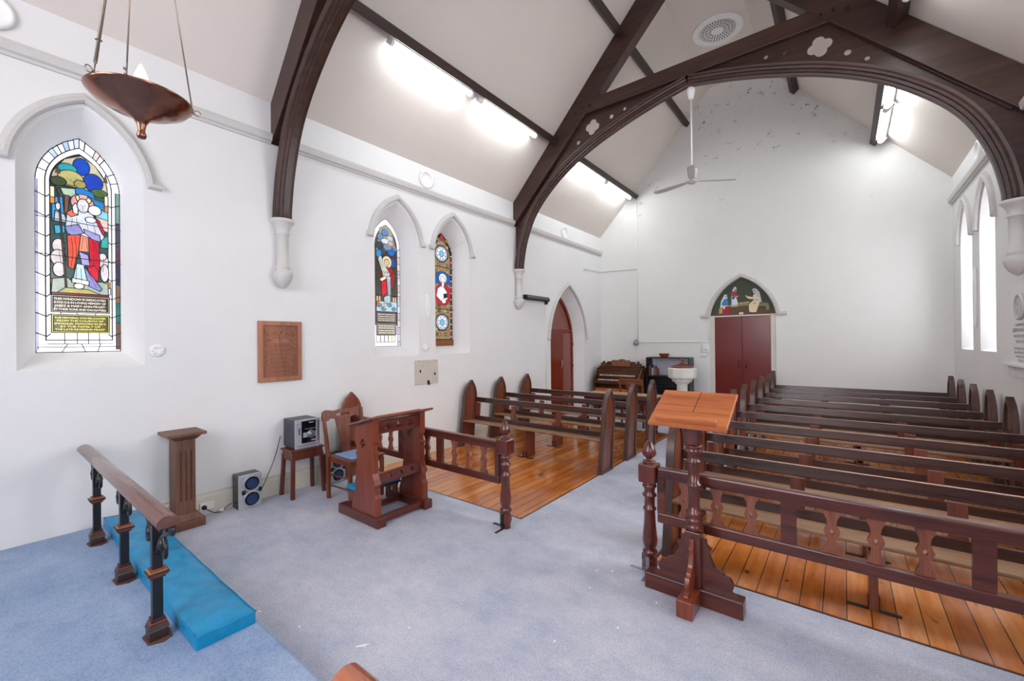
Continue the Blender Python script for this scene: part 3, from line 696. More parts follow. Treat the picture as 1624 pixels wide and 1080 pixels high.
gtext(['THIS\u00b7MEMORIAL\u00b7WAS\u00b7RELOCATED', '\u00b7 FROM\u00b7THE\u00b7CHURCH\u00b7OF \u00b7', 'EMMANUEL\u00b7MANOORA\u00b7IN\u00b72012', '\u00b7 BY\u00b7THE\u00b7FAMILY\u00b7OF \u00b7', '\u00b7THE\u00b7LATE\u00b7REVEREND\u00b7FROST\u00b7'], 886, 13.8, m1, 'f6f07c', 0.023, 0.30)
for x in (145, 205, 260, 315): g.line(m1([(x, 953), (x, 1005)]))
g.line(m1([(66, 1005), (384, 1005)])); g.line(m1([(20, 1020), (425, 1020)]))
for x0, x1 in ((160, 130), (225, 245), (320, 305)): g.line(m1([(x0, 1005), (x1, 1045)]))
for x0, x1 in ((130, 125), (200, 210), (300, 290)): g.line(m1([(x0, 856), (x1, 866)]))
finish(g, 'window_1', WL, 0.565)
# --- window 2: the risen figure
g = Glass(); hw = 0.235; m2 = mapper(148, 1025, 0.0021, GH / 960)
g.poly(lancet(hw, 0.40, SP - .01), 'e4dfe8', 0.95, True, 0.010, 0.35)
for i in range(14):
    y = 0.07 + i * 0.1
    g.line([(-hw, y + 0.02), (-0.185, y)]); g.line([(hw, y + 0.02), (0.185, y)])
    c = ['c9b8c8', 'd8d4e6', 'b9bcdc', 'dccaca'][i % 4]
    g.poly([(0.185, y - .1), (hw - .003, y - .1), (hw - .003, y), (0.185, y)], c, 0.8)
g.poly(lancet(0.18, 0.30, SP, 0.30), '4a4038', 0.5)
g.poly(m2([(70, 320), (100, 150), (148, 118), (200, 170), (232, 300)]), 'a09a86', 0.6)
for (cx, cy, rx, ry, c) in ((140, 175, 26, 26, '2468a8'), (105, 215, 22, 26, '5a7aa8'), (180, 215, 26, 22, 'b9bcc8'), (100, 280, 26, 30, '24384e'), (190, 310, 30, 34, '1d64b4'), (145, 240, 34, 20, 'ccd0da'), (160, 280, 34, 24, '7a8aa4'), (120, 320, 24, 24, '2a4460'), (200, 395, 24, 36, '1b4f96'), (92, 340, 20, 30, '2f86c8'), (185, 250, 22, 20, 'c4a8a0')): g.poly(m2(ell(cx, cy, rx, ry)), c, 0.85)
for x in (75, 90, 200, 215, 225): g.poly(m2([(x, 440), (x + 12, 440), (x + 12, 650), (x, 650)]), ['5c5030', '433a26', '5f5436', '39301f', '6a5c40'][int(x) % 5], 0.5)
for x in (70, 88, 195, 212): g.poly(m2([(x, 655), (x + 14, 650), (x + 14, 690), (x, 692)]), 'd8b070', 0.9)
g.poly(m2([(70, 690), (230, 690), (230, 765), (70, 765)]), 'a8c4d0', 0.85)
for cx, cy in ((95, 720), (170, 715), (205, 745), (125, 745)): g.poly(m2(ell(cx, cy, 18, 14)), '5a8a9c', 0.8)
g.poly(m2([(72, 690), (90, 690), (90, 730), (72, 730)]), 'c05a2c', 0.8)
g.poly(m2(ell(152, 395, 38, 46)), 'd9cba0', 0.9)
g.poly(m2([(110, 470), (150, 430), (190, 440), (215, 480), (205, 570), (175, 600), (180, 690), (135, 680), (115, 560)]), 'a01c28', 0.8)
g.poly(m2([(85, 380), (100, 350), (112, 360), (125, 420), (150, 440), (175, 480), (165, 520), (130, 520), (105, 440)]), 'c0c4bc', 0.9)
g.poly(m2([(150, 500), (180, 500), (180, 700), (130, 705), (128, 660), (160, 640)]), 'a9c0c8', 0.9)
g.poly(m2([(110, 545), (145, 540), (150, 600), (125, 660), (112, 640)]), 'd0142c', 0.9)
g.poly(m2([(96, 525), (140, 500), (150, 515), (110, 545)]), 'e4dcc4', 0.95)
g.poly(m2(ell(152, 398, 20, 28)), 'd8b8a0', 0.85); g.poly(m2([(128, 700), (140, 700), (138, 750), (130, 750)]), 'dcdcd4', 1)
g.poly(m2([(68, 772), (222, 772), (222, 842), (68, 842)]), '5a4c44', 0.5); g.poly(m2([(68, 852), (222, 852), (222, 938), (68, 938)]), '7a7264', 0.6)
def scrib(y, x0, x1, mp, c='cfc4b4', h=7):
    g.z += 0.0002; g.mat(gc(c, 0.9, 0.1)); x = x0
    while x < x1:
        w_ = random.uniform(3, 8); a, b_ = mp([(x, y), (min(x + w_, x1), y + h)]); g.mb.add([(a[0], a[1], g.z), (b_[0], a[1], g.z), (b_[0], b_[1], g.z), (a[0], b_[1], g.z)], [(0, 3, 2, 1)]); x += w_ + random.uniform(2, 4)
for y in (783, 799, 815, 829): scrib(y, 80, 212, m2)
for y in (868, 884, 904, 920): scrib(y, 84, 208, m2, 'e0dac8')
for x in (95, 125, 155, 185, 210): g.poly(m2([(x - 26, 942), (x, 942), (x, 992), (x - 26, 992)]), ['e4dcc0', 'd8c8dc', 'e8e4dc'][x % 3], 1.0)
for L_ in ([(130, 470), (140, 520)], [(150, 460), (160, 500)], [(190, 470), (195, 560)], [(160, 520), (165, 640)], [(172, 520), (172, 690)], [(125, 560), (128, 640)], [(140, 560), (142, 600)], [(95, 390), (118, 440)], [(146, 396), (148, 398)], [(158, 396), (160, 398)], [(148, 412), (158, 412)], [(135, 385), (150, 372), (168, 385)], [(150, 640), (150, 700)]): g.line(m2(L_), .004)
for y in (470, 640): g.line(m2([(60, y), (258, y + 6)]), 0.006)
finish(g, 'window_2', WL, 3.57)
# --- window 3: medallions
g = Glass(); m3 = mapper(140, 915, 0.0031, GH / 865)
g.poly(lancet(hw, 0.40, SP - .01), '40251c', 0.45, True, 0.010)
for i in range(17):
    y = 0.05 + i * 0.1; c = ['8c1424', '2a1c18'][(i // 2) % 2]
    g.poly([(0.19, y), (0.222, y), (0.222, y + 0.085), (0.19, y + 0.085)], c, 0.7); g.poly([(-0.222, y), (-0.19, y), (-0.19, y + 0.085), (-0.222, y + 0.085)], c, 0.7)
    g.poly(circ(0.206, y + 0.09, 0.011, 8), 'e8e4dc', 1, False); g.poly(circ(-0.206, y + 0.09, 0.011, 8), 'e8e4dc', 1, False)
g.poly(lancet(0.18, 0.30, SP, 0.10), 'a08a62', 0.62)
for cy in (110, 160, 230, 300, 350, 610, 650, 700, 790, 830):
    for cx in (100, 120, 160, 178): g.poly(m3(ell(cx, cy, 10, 15, 10)), random.choice(['b89c62', '8c7448', 'c4ac78', '6f5838', 'a87a4a']), 0.7)
g.poly(m3([(140, 60), (158, 100), (140, 118), (122, 100)]), '9c1a26', 0.8)
for cy in (215, 738):
    g.poly(m3(ell(138, cy, 46, 66, 24)), '1f4a6a', 0.7); g.poly(m3(ell(138, cy, 40, 57, 24)), 'b8c4d4', 0.9)
    for k in range(8): a = k * PI / 4; g.poly(m3(ell(138 + 24 * math.cos(a), cy + 36 * math.sin(a), 11, 15, 10)), ['e2c8cc', 'd8dce6'][k % 2], 0.95)
    g.poly(m3(ell(138, cy, 15, 22, 12)), '4fb4d4', 0.95)
g.poly(m3([(95, 375), (120, 350), (160, 350), (196, 380), (196, 445), (95, 445)]), '1c4f9c', 0.85)
g.poly(m3(ell(144, 402, 27, 38)), 'cfd4d0', 0.95)
g.poly(m3([(92, 480), (120, 450), (170, 450), (196, 480), (196, 570), (170, 605), (110, 605), (92, 560)]), 'a8182c', 0.85)
g.poly(m3([(110, 480), (140, 455), (170, 500), (175, 560), (130, 575), (100, 540)]), 'd4d8e0', 1.0)
g.poly(m3(ell(144, 410, 15, 24)), 'e4dcd0', 1.0); g.poly(m3([(136, 430), (152, 430), (152, 465), (136, 465)]), 'dcd4cc', 1.0); g.poly(m3([(148, 520), (172, 515), (172, 545), (150, 555)]), '1a1a1e', 0.3); g.poly(m3(ell(150, 575, 14, 18)), 'e8e4e4', 1.0)
for y in (310, 630): g.line(m3([(66, y), (215, y + 12)]), 0.012)
g.poly(m3([(66, 872), (214, 872), (214, 915), (66, 915)]), '7c4420', 0.6)
finish(g, 'window_3', WL, 4.60)
# --- clear lancets of the right wall, plus unseen ones added for fill light
for i, (c, w, gg, zs) in enumerate(RW + RW_FILL):
    w_ = thing('window_%d' % (4 + i if i < 2 else 5 + i), None, None, kind='structure')  # from the third on these are the added unseen fill lancets
    mb = MB(); mb.prism(lancet(gg, 0.40, SP - .01), -0.004, 0.0, None); mb.build('pane', M['side'] if i < 2 else M['side_fill'], w_).matrix_world = FG(WR, c)
    mb = MB()
    for k in range(1, 9): mb.box(-gg, gg, k * 0.2 - 0.004, k * 0.2 + 0.004, 0.001, 0.006)
    mb.box(-0.004, 0.004, 0, 1.78, 0.001, 0.006); mb.build('glazing_bars', M['lead'], w_).matrix_world = FG(WR, c)

# ---------------------------------------------------------------- doors
d1 = thing('door_1', None, None, kind='structure')
FD = WL @ T(DOOR1[0], 0, -WD)
mb = MB(); mb.prism([opening(0, 0.60, 1.02, 1.60, 0.0), opening(0, 0.545, 0.93, 1.60, 0.02)], -0.01, 0.03, FD); mb.build('frame', M['brdoor'], d1)
mb = MB(); mb.box(-0.7, 0.7, 0, 2.8, -0.06, -0.04, FD); mb.build('leak_backing', M['hole'], d1)  # dark backing added to block stray light around the leaf
mb = MB(); mb.box(-0.545, 0.545, 0.0, 1.81, -0.03, 0.0, FD); leaf = mb.build('leaf', M['brdoor'], d1)
mb = MB(); mb.box(-0.58, 0.58, 1.80, 1.86, -0.01, 0.02, FD); mb.build('transom', M['brdoor'], d1)
mb = MB(); mb.prism(opening(0, 0.56, 0.95, 1.60, 1.83), -0.03, -0.012, FD); tag(mb.build('fanlight', M['pinkdoor'], d1), 'faded brown fanlight')
mb = MB(); mb.box(0.18, 0.535, 0.05, 1.78, 0.0, 0.008, FD); tag(mb.build('weather_panel', M['pinkdoor'], leaf), 'paler strip panel')
mb = MB(); mb.tube([(0.06, 1.00, 0.005), (0.06, 1.00, 0.05), (0.05, 1.03, 0.06), (0.05, 1.14, 0.06), (0.06, 1.17, 0.05), (0.06, 1.17, 0.005)], 0.012, 8, FD); tag(mb.build('handle', plain('brass handle', 'b59a6a', 0.3, 0.7), leaf), 'pale brass handle')
mb = MB(); mb.tube([(0.58, 1.0, 0.035), (0.58, 1.06, 0.035)], 0.014, 8, FD); mb.tube([(0.58, 1.5, 0.035), (0.58, 1.56, 0.035)], 0.014, 8, FD); mb.build('hinges', M['brdoor'], d1)

d2 = thing('door_2', None, None, kind='structure')
FB = WB @ T(DC, 0, -0.07)
mb = MB(); mb.box(-0.62, 0.62, 0, 2.9, -0.03, -0.012, FB); mb.build('leak_backing', M['hole'], d2)  # dark sheet added so no bright void shows between the leaves
mb = MB(); mb.box(-0.60, -0.51, 0, 2.10, 0, 0.05, FB); mb.box(0.51, 0.60, 0, 2.10, 0, 0.05, FB); mb.box(-0.51, 0.51, 2.065, 2.095, 0, 0.05, FB); mb.build('frame', M['cream'], d2, bevel=0.004)
for s, nm in ((-1, 'left'), (1, 'right')):
    mb = MB(); mb.box(min(0, s * 0.509) + (0.002 if s > 0 else 0), max(0, s * 0.509) - (0.002 if s < 0 else 0), 0.01, 2.06, 0, 0.03, FB); lf = mb.build('leaf', M['reddoor'], d2, bevel=0.003)
    mb = MB(); x = s * 0.06; mb.tube([(x, 1.02, 0.03), (x, 1.02, 0.06), (x + s * .01, 1.05, 0.07), (x + s * .01, 1.14, 0.07), (x, 1.17, 0.06), (x, 1.17, 0.03)], 0.011, 8, FB); mb.build('pull_handle', M['reddoor'], lf)
mb = MB(); mb.box(0.49, 0.53, 1.7, 1.8, 0.03, 0.045, FB); mb.box(0.49, 0.53, 0.3, 0.4, 0.03, 0.045, FB); mb.build('hinges', M['brdoor'], d2)
# painted tympanum, flat figures on dark green
K = {k: plain('tympanum ' + k, c, 0.55, var=0.04) for k, c in dict(green='3a4530', brown='5f4230', olive='8c8450', skin='d8a890', white='dfe3e4', blue='1f8ac8', red='b3142e', cream='e6d8b0', dblue='1d5cae', grey='c8ccd6', tan='b5a560', pgreen='9fb49a').items()}
MT = list(K.values()); KI = {k: i for i, k in enumerate(K)}
mp = lambda L: [((x - 757) * 1.19 / 1390, 2.095 + (970 - y) * 0.77 / 900) for x, y in L]
mb = MB(); mb.mi = KI['green']; mb.prism(opening(0, 0.60, 0.775, 2.08, 2.094), -0.01, 0.008, FB)
zz = [0.009]
def tp(pts, c): zz[0] += 0.0004; mb.mi = KI[c]; mb.prism(mp(pts), zz[0] - 0.0006, zz[0], FB, back=False)
tp([(95, 975), (260, 870), (420, 790), (760, 770), (1100, 800), (1400, 900), (1450, 970)], 'brown')
tp([(470, 720), (620, 690), (930, 700), (930, 745), (690, 760), (490, 765)], 'olive'); tp([(690, 670), (920, 655), (920, 690), (690, 700)], 'tan')
tp([(1110, 740), (1220, 700), (1300, 720), (1325, 780), (1325, 870), (1260, 875), (1255, 800), (1200, 770), (1110, 780)], 'olive')
tp([(250, 915), (262, 790), (300, 780), (335, 790), (330, 915)], 'tan')
tp([(345, 930), (330, 800), (340, 730), (450, 700), (485, 760), (490, 930), (420, 942)], 'red'); tp([(285, 770), (300, 620), (360, 500), (380, 460), (410, 452), (440, 470), (445, 560), (400, 600), (320, 780)], 'white')
tp([(310, 712), (330, 640), (385, 560), (440, 560), (465, 640), (465, 700), (380, 712)], 'blue'); tp(ell(417, 500, 20, 34), 'skin'); tp([(325, 730), (420, 718), (400, 760), (375, 820), (350, 790)], 'white'); tp([(400, 720), (465, 715), (470, 745), (410, 750)], 'skin')
tp([(525, 770), (530, 520), (560, 360), (600, 290), (630, 285), (648, 320), (640, 420), (620, 500), (670, 640), (675, 765)], 'pgreen'); tp([(552, 720), (555, 560), (640, 540), (678, 700), (640, 718)], 'white'); tp([(540, 510), (555, 400), (600, 370), (648, 410), (652, 500)], 'red'); tp([(548, 520), (610, 512), (620, 545), (575, 595), (550, 570)], 'dblue')
tp([(560, 360), (600, 290), (630, 285), (648, 320), (640, 370), (560, 400)], 'white'); tp(ell(618, 335, 18, 28), 'skin'); tp([(590, 350), (640, 345), (620, 400)], 'blue'); tp([(630, 508), (690, 505), (690, 520), (650, 545)], 'skin')
tp([(915, 900), (905, 760), (940, 690), (1010, 630), (1010, 500), (1080, 480), (1140, 570), (1140, 680), (1100, 780), (1060, 915), (990, 918)], 'cream'); tp([(835, 500), (880, 530), (990, 560), (1010, 490), (1040, 520), (1000, 610), (930, 600), (870, 570)], 'cream'); tp([(835, 498), (860, 510), (890, 540), (870, 560), (838, 530)], 'skin')
tp([(985, 370), (1020, 352), (1070, 370), (1130, 450), (1160, 600), (1175, 700), (1150, 700), (1130, 570), (1080, 560), (1050, 490), (1000, 460)], 'grey'); tp(ell(1030, 415, 26, 38), 'skin'); tp([(1030, 622), (1100, 622), (1100, 634), (1035, 634)], 'red'); tp([(985, 690), (1040, 680), (1060, 720), (1000, 725)], 'skin')
tp([(700, 905), (790, 905), (790, 955), (700, 955)], 'cream')
mb.build('painted_tympanum', MT, d2, fixn=False)

# ---------------------------------------------------------------- pews
def pew_proto():
    t = thing('pew', '', 'pew')
    H = 1.175
    E_ = catmull([(0.01, 0.0), (0.03, 0.2), (0.055, 0.42), (0.09, 0.60), (0.098, 0.73), (0.088, 0.82), (0.058, 0.91), (0.0, 1.0)], 4)
    Fp = catmull([(0.0, 1.0), (-0.085, 0.925), (-0.143, 0.84), (-0.172, 0.75), (-0.19, 0.62), (-0.215, 0.46), (-0.262, 0.2), (-0.30, 0.0)], 4)
    loop = E_ + Fp[1:]
    cx, cz = -0.07, 0.5
    ins = []
    n = len(loop)
    for i in range(n):
        a = Vector(loop[i - 1]); b_ = Vector(loop[(i + 1) % n]); d = (b_ - a).normalized(); nn = Vector((-d.y, d.x)); ins.append((loop[i][0] + nn.x * 0.03, loop[i][1] + nn.y * 0.03))
    ins[0] = (ins[0][0] - 0.0, 0.035); ins[-1] = (ins[-1][0], 0.035)
    for s in (-1, 1):
        mb = MB(); x = s * H
        Fm = T(x, 0, 0) @ YZ
        mb.mi = 0; mb.prism([loop, ins], -0.029, 0.029, Fm); mb.mi = 1; mb.prism(ins, -0.014, 0.014, Fm)
        mb.build('end_panel', [M['pewb'], M['pewv']], t, bevel=0.008)
    L = H - 0.02
    mb = MB(); mb.hexa([(-L, -0.225, .378), (L, -0.225, .378), (L, 0.04, .350), (-L, 0.04, .350)], [(-L, -0.225, .404), (L, -0.225, .404), (L, 0.04, .374), (-L, 0.04, .374)]); mb.build('seat', M['seat'], t, bevel=0.008)
    mb = MB(); mb.hexa([(-L, 0.055, .650), (L, 0.055, .650), (L, 0.082, .650), (-L, 0.082, .650)], [(-L, 0.064, .726), (L, 0.064, .726), (L, 0.092, .726), (-L, 0.092, .726)]); mb.m[1] = 1; mb.build('top_rail', [M['pew'], M['painted_sheen']], t, bevel=0.006)  # top face coloured paler as a painted reflection highlight
    mb = MB(); mb.hexa([(-L, 0.030, .374), (L, 0.030, .374), (L, 0.052, .374), (-L, 0.052, .374)], [(-L, 0.038, .438), (L, 0.038, .438), (L, 0.06, .438), (-L, 0.06, .438)]); mb.build('lower_rail', M['pew'], t, bevel=0.004)
    for x in (-0.385, 0.385, -L + 0.06, L - 0.06):
        mb = MB(); w = 0.042; mb.hexa([(x - w, 0.030, .33), (x + w, 0.030, .33), (x + w, 0.052, .33), (x - w, 0.052, .33)], [(x - w, 0.06, .64), (x + w, 0.06, .64), (x + w, 0.082, .64), (x - w, 0.082, .64)]); mb.build('back_stile', M['pewv'], t, bevel=0.003)
    mb = MB(); mb.box(-0.022, 0.022, -0.19, 0.02, 0, 0.345); sp_ = mb.build('centre_support', M['pewv'], t, bevel=0.003)
    for s in (-1, 1):
        mb = MB(); xx = s * 0.024; mb.box(min(xx, xx + s * .004), max(xx, xx + s * .004), -0.20, -0.175, 0.002, 0.09); mb.box(min(xx, xx + s * 0.10), max(xx, xx + s * 0.10), -0.20, -0.175, 0.002, 0.008); mb.build('floor_bracket', M['dsteel'], sp_)
    return t
proto = pew_proto()
ordw = ['front', 'second', 'third', 'fourth', 'fifth', 'sixth', 'seventh', 'eighth', 'rearmost']
first = True
for i, y in enumerate((4.88, 5.62, 6.38)):
    o = proto if first else copy_tree(proto); first = False
    o.location = (-3.465, y, 0); o['group'] = 'pews left of the aisle'; o['category'] = 'pew'
    o['label'] = 'dark wooden pew left of the aisle, %s' % ['nearest to the camera behind the low rail', 'the middle one of three', 'farthest back, in front of the table'][i]
for i, y in enumerate((3.45, 4.19, 4.93, 5.67, 6.39, 7.13, 7.90, 8.65, 9.34)):
    o = copy_tree(proto); o.location = (0.125, y, 0); o['group'] = 'pews right of the aisle'
    o['label'] = 'dark wooden pew right of the aisle, %s row %s' % (ordw[i], 'directly behind the slatted rail' if i == 0 else 'against the back wall' if i == 8 else 'counted from the slatted rail')

# ---------------------------------------------------------------- chancel rails with newels
def newel(t, x, y, H_, side):
    p = [(0.0, H_), (0.012, H_ - 0.006), (0.028, H_ - 0.03), (0.042, H_ - 0.065), (0.047, H_ - 0.09), (0.040, H_ - 0.108), (0.024, H_ - 0.118), (0.018, H_ - 0.127), (0.024, H_ - 0.136), (0.043, H_ - 0.142), (0.045, H_ - 0.150), (0.036, H_ - 0.157), (0.05, H_ - 0.162)]
    mb = MB(); mb.lathe(p[::-1], 24, T(x, y, 0)); mb.build('finial', M['railv'], t)
    b1, b0 = H_ - 0.16, H_ - 0.285
    mb = MB(); mb.box(x - 0.058, x + 0.058, y - 0.058, y + 0.058, b0, b1); mb.build('newel_block', M['railv'], t, bevel=0.008)
    q = [(0.052, b0), (0.040, b0 - 0.012), (0.046, b0 - 0.022), (0.048, b0 - 0.03), (0.036, b0 - 0.045), (0.034, b0 - 0.075), (0.047, b0 - 0.085), (0.047, b0 - 0.095), (0.035, b0 - 0.105), (0.033, b0 - 0.17), (0.044, b0 - 0.178), (0.044, b0 - 0.188), (0.036, b0 - 0.198), (0.039, b0 - 0.28), (0.047, b0 - 0.36), (0.050, b0 - 0.40), (0.044, b0 - 0.435), (0.033, b0 - 0.455), (0.048, b0 - 0.470), (0.050, b0 - 0.485), (0.036, b0 - 0.50), (0.044, b0 - 0.52), (0.052, b0 - 0.56), (0.046, b0 - 0.585), (0.038, b0 - 0.60), (0.040, 0.006)]
    mb = MB(); mb.lathe(q[::-1], 24, T(x, y, 0)); mb.build('turned_newel', M['railv'], t)
def plank_baluster(w=0.075, h=0.22):
    # shaped slat with a diamond in the middle and notched ends
    a = w / 2
    R_ = [(a * 1.25, 0), (a * 1.15, 0.02), (a * 0.75, 0.045), (a * 0.62, 0.075), (a * 0.75, 0.085), (a * 1.15, h / 2)]
    R_ = R_ + [(x, h - y) for x, y in R_[-2::-1]]
    return R_ + [(-x, y) for x, y in R_[::-1]]
def rail(name, label, x0, x1, nx, y, bal, wide, wall_x, H_):
    t = thing(name, label, 'rail', ((x0 + x1) / 2, y, 0), 0, 'low chancel rails'); ox = (x0 + x1) / 2
    zt0, zt1, zl0, zl1 = 0.668, 0.742, 0.372, 0.436
    mb = MB(); mb.box(x0 - ox, x1 - ox, -0.03, 0.03, zt0, zt1); mb.build('top_rail', M['rail'], t, bevel=0.012)
    mb = MB(); mb.box(x0 - ox, x1 - ox, -0.024, 0.024, zl0, zl1); mb.build('bottom_rail', M['rail'], t, bevel=0.006)
    h = zt0 - zl1
    for x in bal:
        mb = MB(); mb.prism([plank_baluster(0.062, h), [(0.012, h / 2), (0, h / 2 + 0.018), (-0.012, h / 2), (0, h / 2 - 0.018)]], -0.011, 0.011, T(x - ox, 0, zl1) @ XZ); mb.build('baluster', M['railw'], t)
    for x in wide:
        mb = MB(); mb.box(x - ox - 0.038, x - ox + 0.038, -0.016, 0.016, zl1, zt0); mb.build('upright', M['rail'], t)
    newel(t, nx - ox, 0, H_, 0)
    s = 1 if nx > ox else -1
    mb = MB(); e = (x1 if s > 0 else x0) - ox; mb.box(min(e, e - s * 0.045), max(e, e - s * 0.045), -0.022, 0.022, zl1, zt0); mb.build('upright', M['rail'], t)
    # arched end board at the wall
    E_ = catmull([(0.14, 0.0), (0.14, 0.6), (0.135, 0.75), (0.10, 0.9), (0.0, 1.02)], 4); loop = E_ + [(-a, b_) for a, b_ in E_[-2::-1]]
    mb = MB(); mb.prism(loop, -0.022, 0.022, T(wall_x - ox, 0, 0) @ frame((0, 0, 0), (0, 1, 0), (0, 0, 1), (1, 0, 0))); mb.build('end_board', M['pewv'], t, bevel=0.01)
    # steel angle straps at the newel foot
    nl = nx - ox
    mb = MB(); mb.box(nl - 0.055, nl - 0.050, -0.012, 0.012, 0.01, 0.13); mb.box(nl - 0.14, nl - 0.05, -0.012, 0.012, 0.0085, 0.012)
    mb.box(nl - 0.012, nl + 0.012, -0.055, -0.05, 0.01, 0.13); mb.box(nl - 0.012, nl + 0.012, -0.14, -0.05, 0.0085, 0.012); mb.build('floor_strap', M['steel'] if nx > -2 else M['dsteel'], t)
    return t
rail('chancel_rail', 'low slatted rail left of the aisle ending in a turned newel with acorn finial', -4.70, -2.35, -2.293, 2.82,
     [-3.296, -2.91, -2.728, -2.541, -3.53, -3.90, -4.1, -4.3], [-3.111, -3.71], -4.67, 0.925)
rail('chancel_rail', 'low slatted rail right of the aisle, its turned newel beside the lectern', -1.0, 1.37, -1.06, 2.87,
     [-0.827, -0.633, -0.445, -0.06, 0.121, 0.304, 0.75, 0.93], [-0.256, 0.50, 1.12], 1.34, 0.915)

# ---------------------------------------------------------------- lectern
t = thing('lectern', 'tall reading lectern with sloping orange wooden desk on a dark turned column', 'lectern', (-0.73, 2.72, 0))
z0 = CT
mb = MB(); mb.box(-0.295, 0.27, -0.045, 0.045, z0, z0 + 0.10); mb.build('base_beam', M['rail'], t, bevel=0.005)
for s in (-1, 1):
    mb = MB(); mb.box(-0.045, 0.045, min(s * 0.045, s * 0.225), max(s * 0.045, s * 0.225), z0, z0 + 0.10); mb.build('base_beam', M['mahog'], t, bevel=0.005)
mb = MB(); mb.box(-0.045, 0.045, -0.045, 0.045, z0 + 0.10, 0.44); mb.build('column_base', M['rail'], t, bevel=0.006)
mb = MB(); mb.lathe([(0.045, .44), (0.052, .455), (0.052, .47), (0.04, .48), (0.05, .495), (0.05, .51), (0.038, .52), (0.048, .535), (0.048, .55), (0.036, .56), (0.033, .60), (0.035, .70), (0.046, .708), (0.046, .722), (0.034, .73), (0.031, .80), (0.033, .845), (0.042, .852), (0.042, .862), (0.033, .87), (0.034, .905), (0.05, .915), (0.052, .93), (0.04, .94), (0.052, .95), (0.05, .958), (0.045, .96)], 24); mb.build('turned_column', M['railv'], t)
mb = MB(); mb.box(-0.048, 0.048, -0.048, 0.048, 0.96, 1.15, RZ(0.0)); mb.build('column_head', M['railv'], t, bevel=0.012)
scr = catmull([(0.0, 0.0), (0.19, 0.0), (0.19, 0.015), (0.165, 0.02), (0.175, 0.06), (0.155, 0.10), (0.125, 0.105), (0.12, 0.12), (0.075, 0.14), (0.055, 0.18), (0.045, 0.215), (0.055, 0.24), (0.03, 0.26), (0.025, 0.29), (0.0, 0.29)], 3)
for k in range(4):
    w = 1.0 if k % 2 == 0 else 0.72; a = k * PI / 2
    mb = MB(); mb.prism([(x * w, y) for x, y in scr], -0.012, 0.012, T(0, 0, z0 + 0.10) @ RZ(a) @ T(0.043, 0, 0) @ XZ); mb.build('scroll_bracket', M['rail'] if k % 2 == 0 else M['mahog'], t, bevel=0.003)
FD_ = T(0.0, -0.17, 1.10) @ RX(math.atan2(0.165, 0.33))
mb = MB(); mb.box(-0.22, 0.22, 0, 0.37, -0.022, 0.0, FD_); mb.build('sloping_desk', M['desk'], t, bevel=0.004)
mb = MB(); mb.box(-0.175, 0.165, 0.022, 0.042, 0, 0.032, FD_); mb.build('book_stop', M['desk'], t, bevel=0.003)
mb = MB(); mb.box(-0.16, 0.16, 0.06, 0.32, -0.045, -0.022, FD_); mb.build('desk_frame', M['rail'], t)
mb = MB(); mb.box(0.01, 0.013, 0.14, 0.36, 0, 0.0012, FD_); mb.box(-0.21, 0.21, 0.139, 0.141, 0, 0.0006, FD_); mb.build('crack', M['hole'], t)

# ---------------------------------------------------------------- prayer desk
t = thing('prayer_desk', 'reddish wooden prayer desk pierced with trefoils, a blue kneeler behind it', 'prayer desk', (-3.4, 2.44, CT))
def trefoil(cx, cy, r_): return quatre(cx, cy, r_, r_ * 0.95, PI / 2, 7, 3)
for y, nm in ((-0.27, 'near'), (0.25, 'far')):
    mb = MB(); mb.box(-0.36, 0.265, y - 0.045, y + 0.045, 0, 0.088); mb.build('base_runner', M['mahogh'], t, bevel=0.006)
    side = [(-0.145, .088), (-0.145, .13), (-0.12, .20), (-0.09, .27), (-0.085, .33), (-0.10, .35), (-0.085, .37), (-0.075, .45), (-0.065, .58), (-0.08, .60), (-0.065, .62), (-0.065, .66), (-0.095, .70), (-0.10, .74), (-0.085, .80), (-0.085, .842),
            (0.185, .925), (0.185, .72), (0.165, .70), (0.165, .655), (0.19, .63), (0.175, .60), (0.175, .45), (0.195, .40), (0.215, .36), (0.19, .32), (0.195, .27), (0.215, .24), (0.215, .088)]
    mb = MB(); mb.prism([side, quatre(0.03, 0.70, 0.020, 0.022)], -0.03, 0.03, T(0, y, 0) @ XZ); mb.build('side_panel', M['mahog'], t, bevel=0.004)
def trail(z0_, z1_, x0_, x1_):
    holes = [trefoil(v_, (z0_ + z1_) / 2, 0.016) for v_ in (-0.13, -0.01, 0.12)]
    mb = MB(); mb.prism([[(-0.24, z0_), (0.22, z0_), (0.22, z1_), (-0.24, z1_)]] + holes, x0_, x1_, YZ); return mb
trail(.785, .895, 0.135, 0.165).build('pierced_rail', M['mahogh'], t, bevel=0.003)
trail(.352, .445, 0.155, 0.185).build('pierced_rail', M['mahogh'], t, bevel=0.003)
mb = MB(); mb.box(-0.10, 0.14, -0.225, 0.205, .335, .352); mb.build('shelf', M['mahogh'], t, bevel=0.003)
FT = T(0, 0, 0) @ frame((-0.13, 0, .838), Vector((0.42, 0, .11)).normalized(), (0, 1, 0), Vector((-0.11, 0, .42)).normalized())
mb = MB(); mb.box(0, 0.40, -0.35, 0.33, 0.0, 0.022, FT); mb.build('desk_top', M['mahogh'], t, bevel=0.008)
mb = MB(); mb.box(0.04, 0.34, -0.24, 0.22, 0.022, 0.034, FT); tag(mb.build('book_board', M['desk'], t, bevel=0.004), 'paler raised board')
mb = MB(); mb.box(0.17, 0.22, -0.225, 0.205, 0.02, 0.075); mb.build('front_stretcher', M['mahogh'], t, bevel=0.004)
mb = MB(); mb.box(-0.14, -0.11, -0.225, 0.205, 0.02, 0.075); mb.build('rear_stretcher', M['mahogh'], t, bevel=0.004)
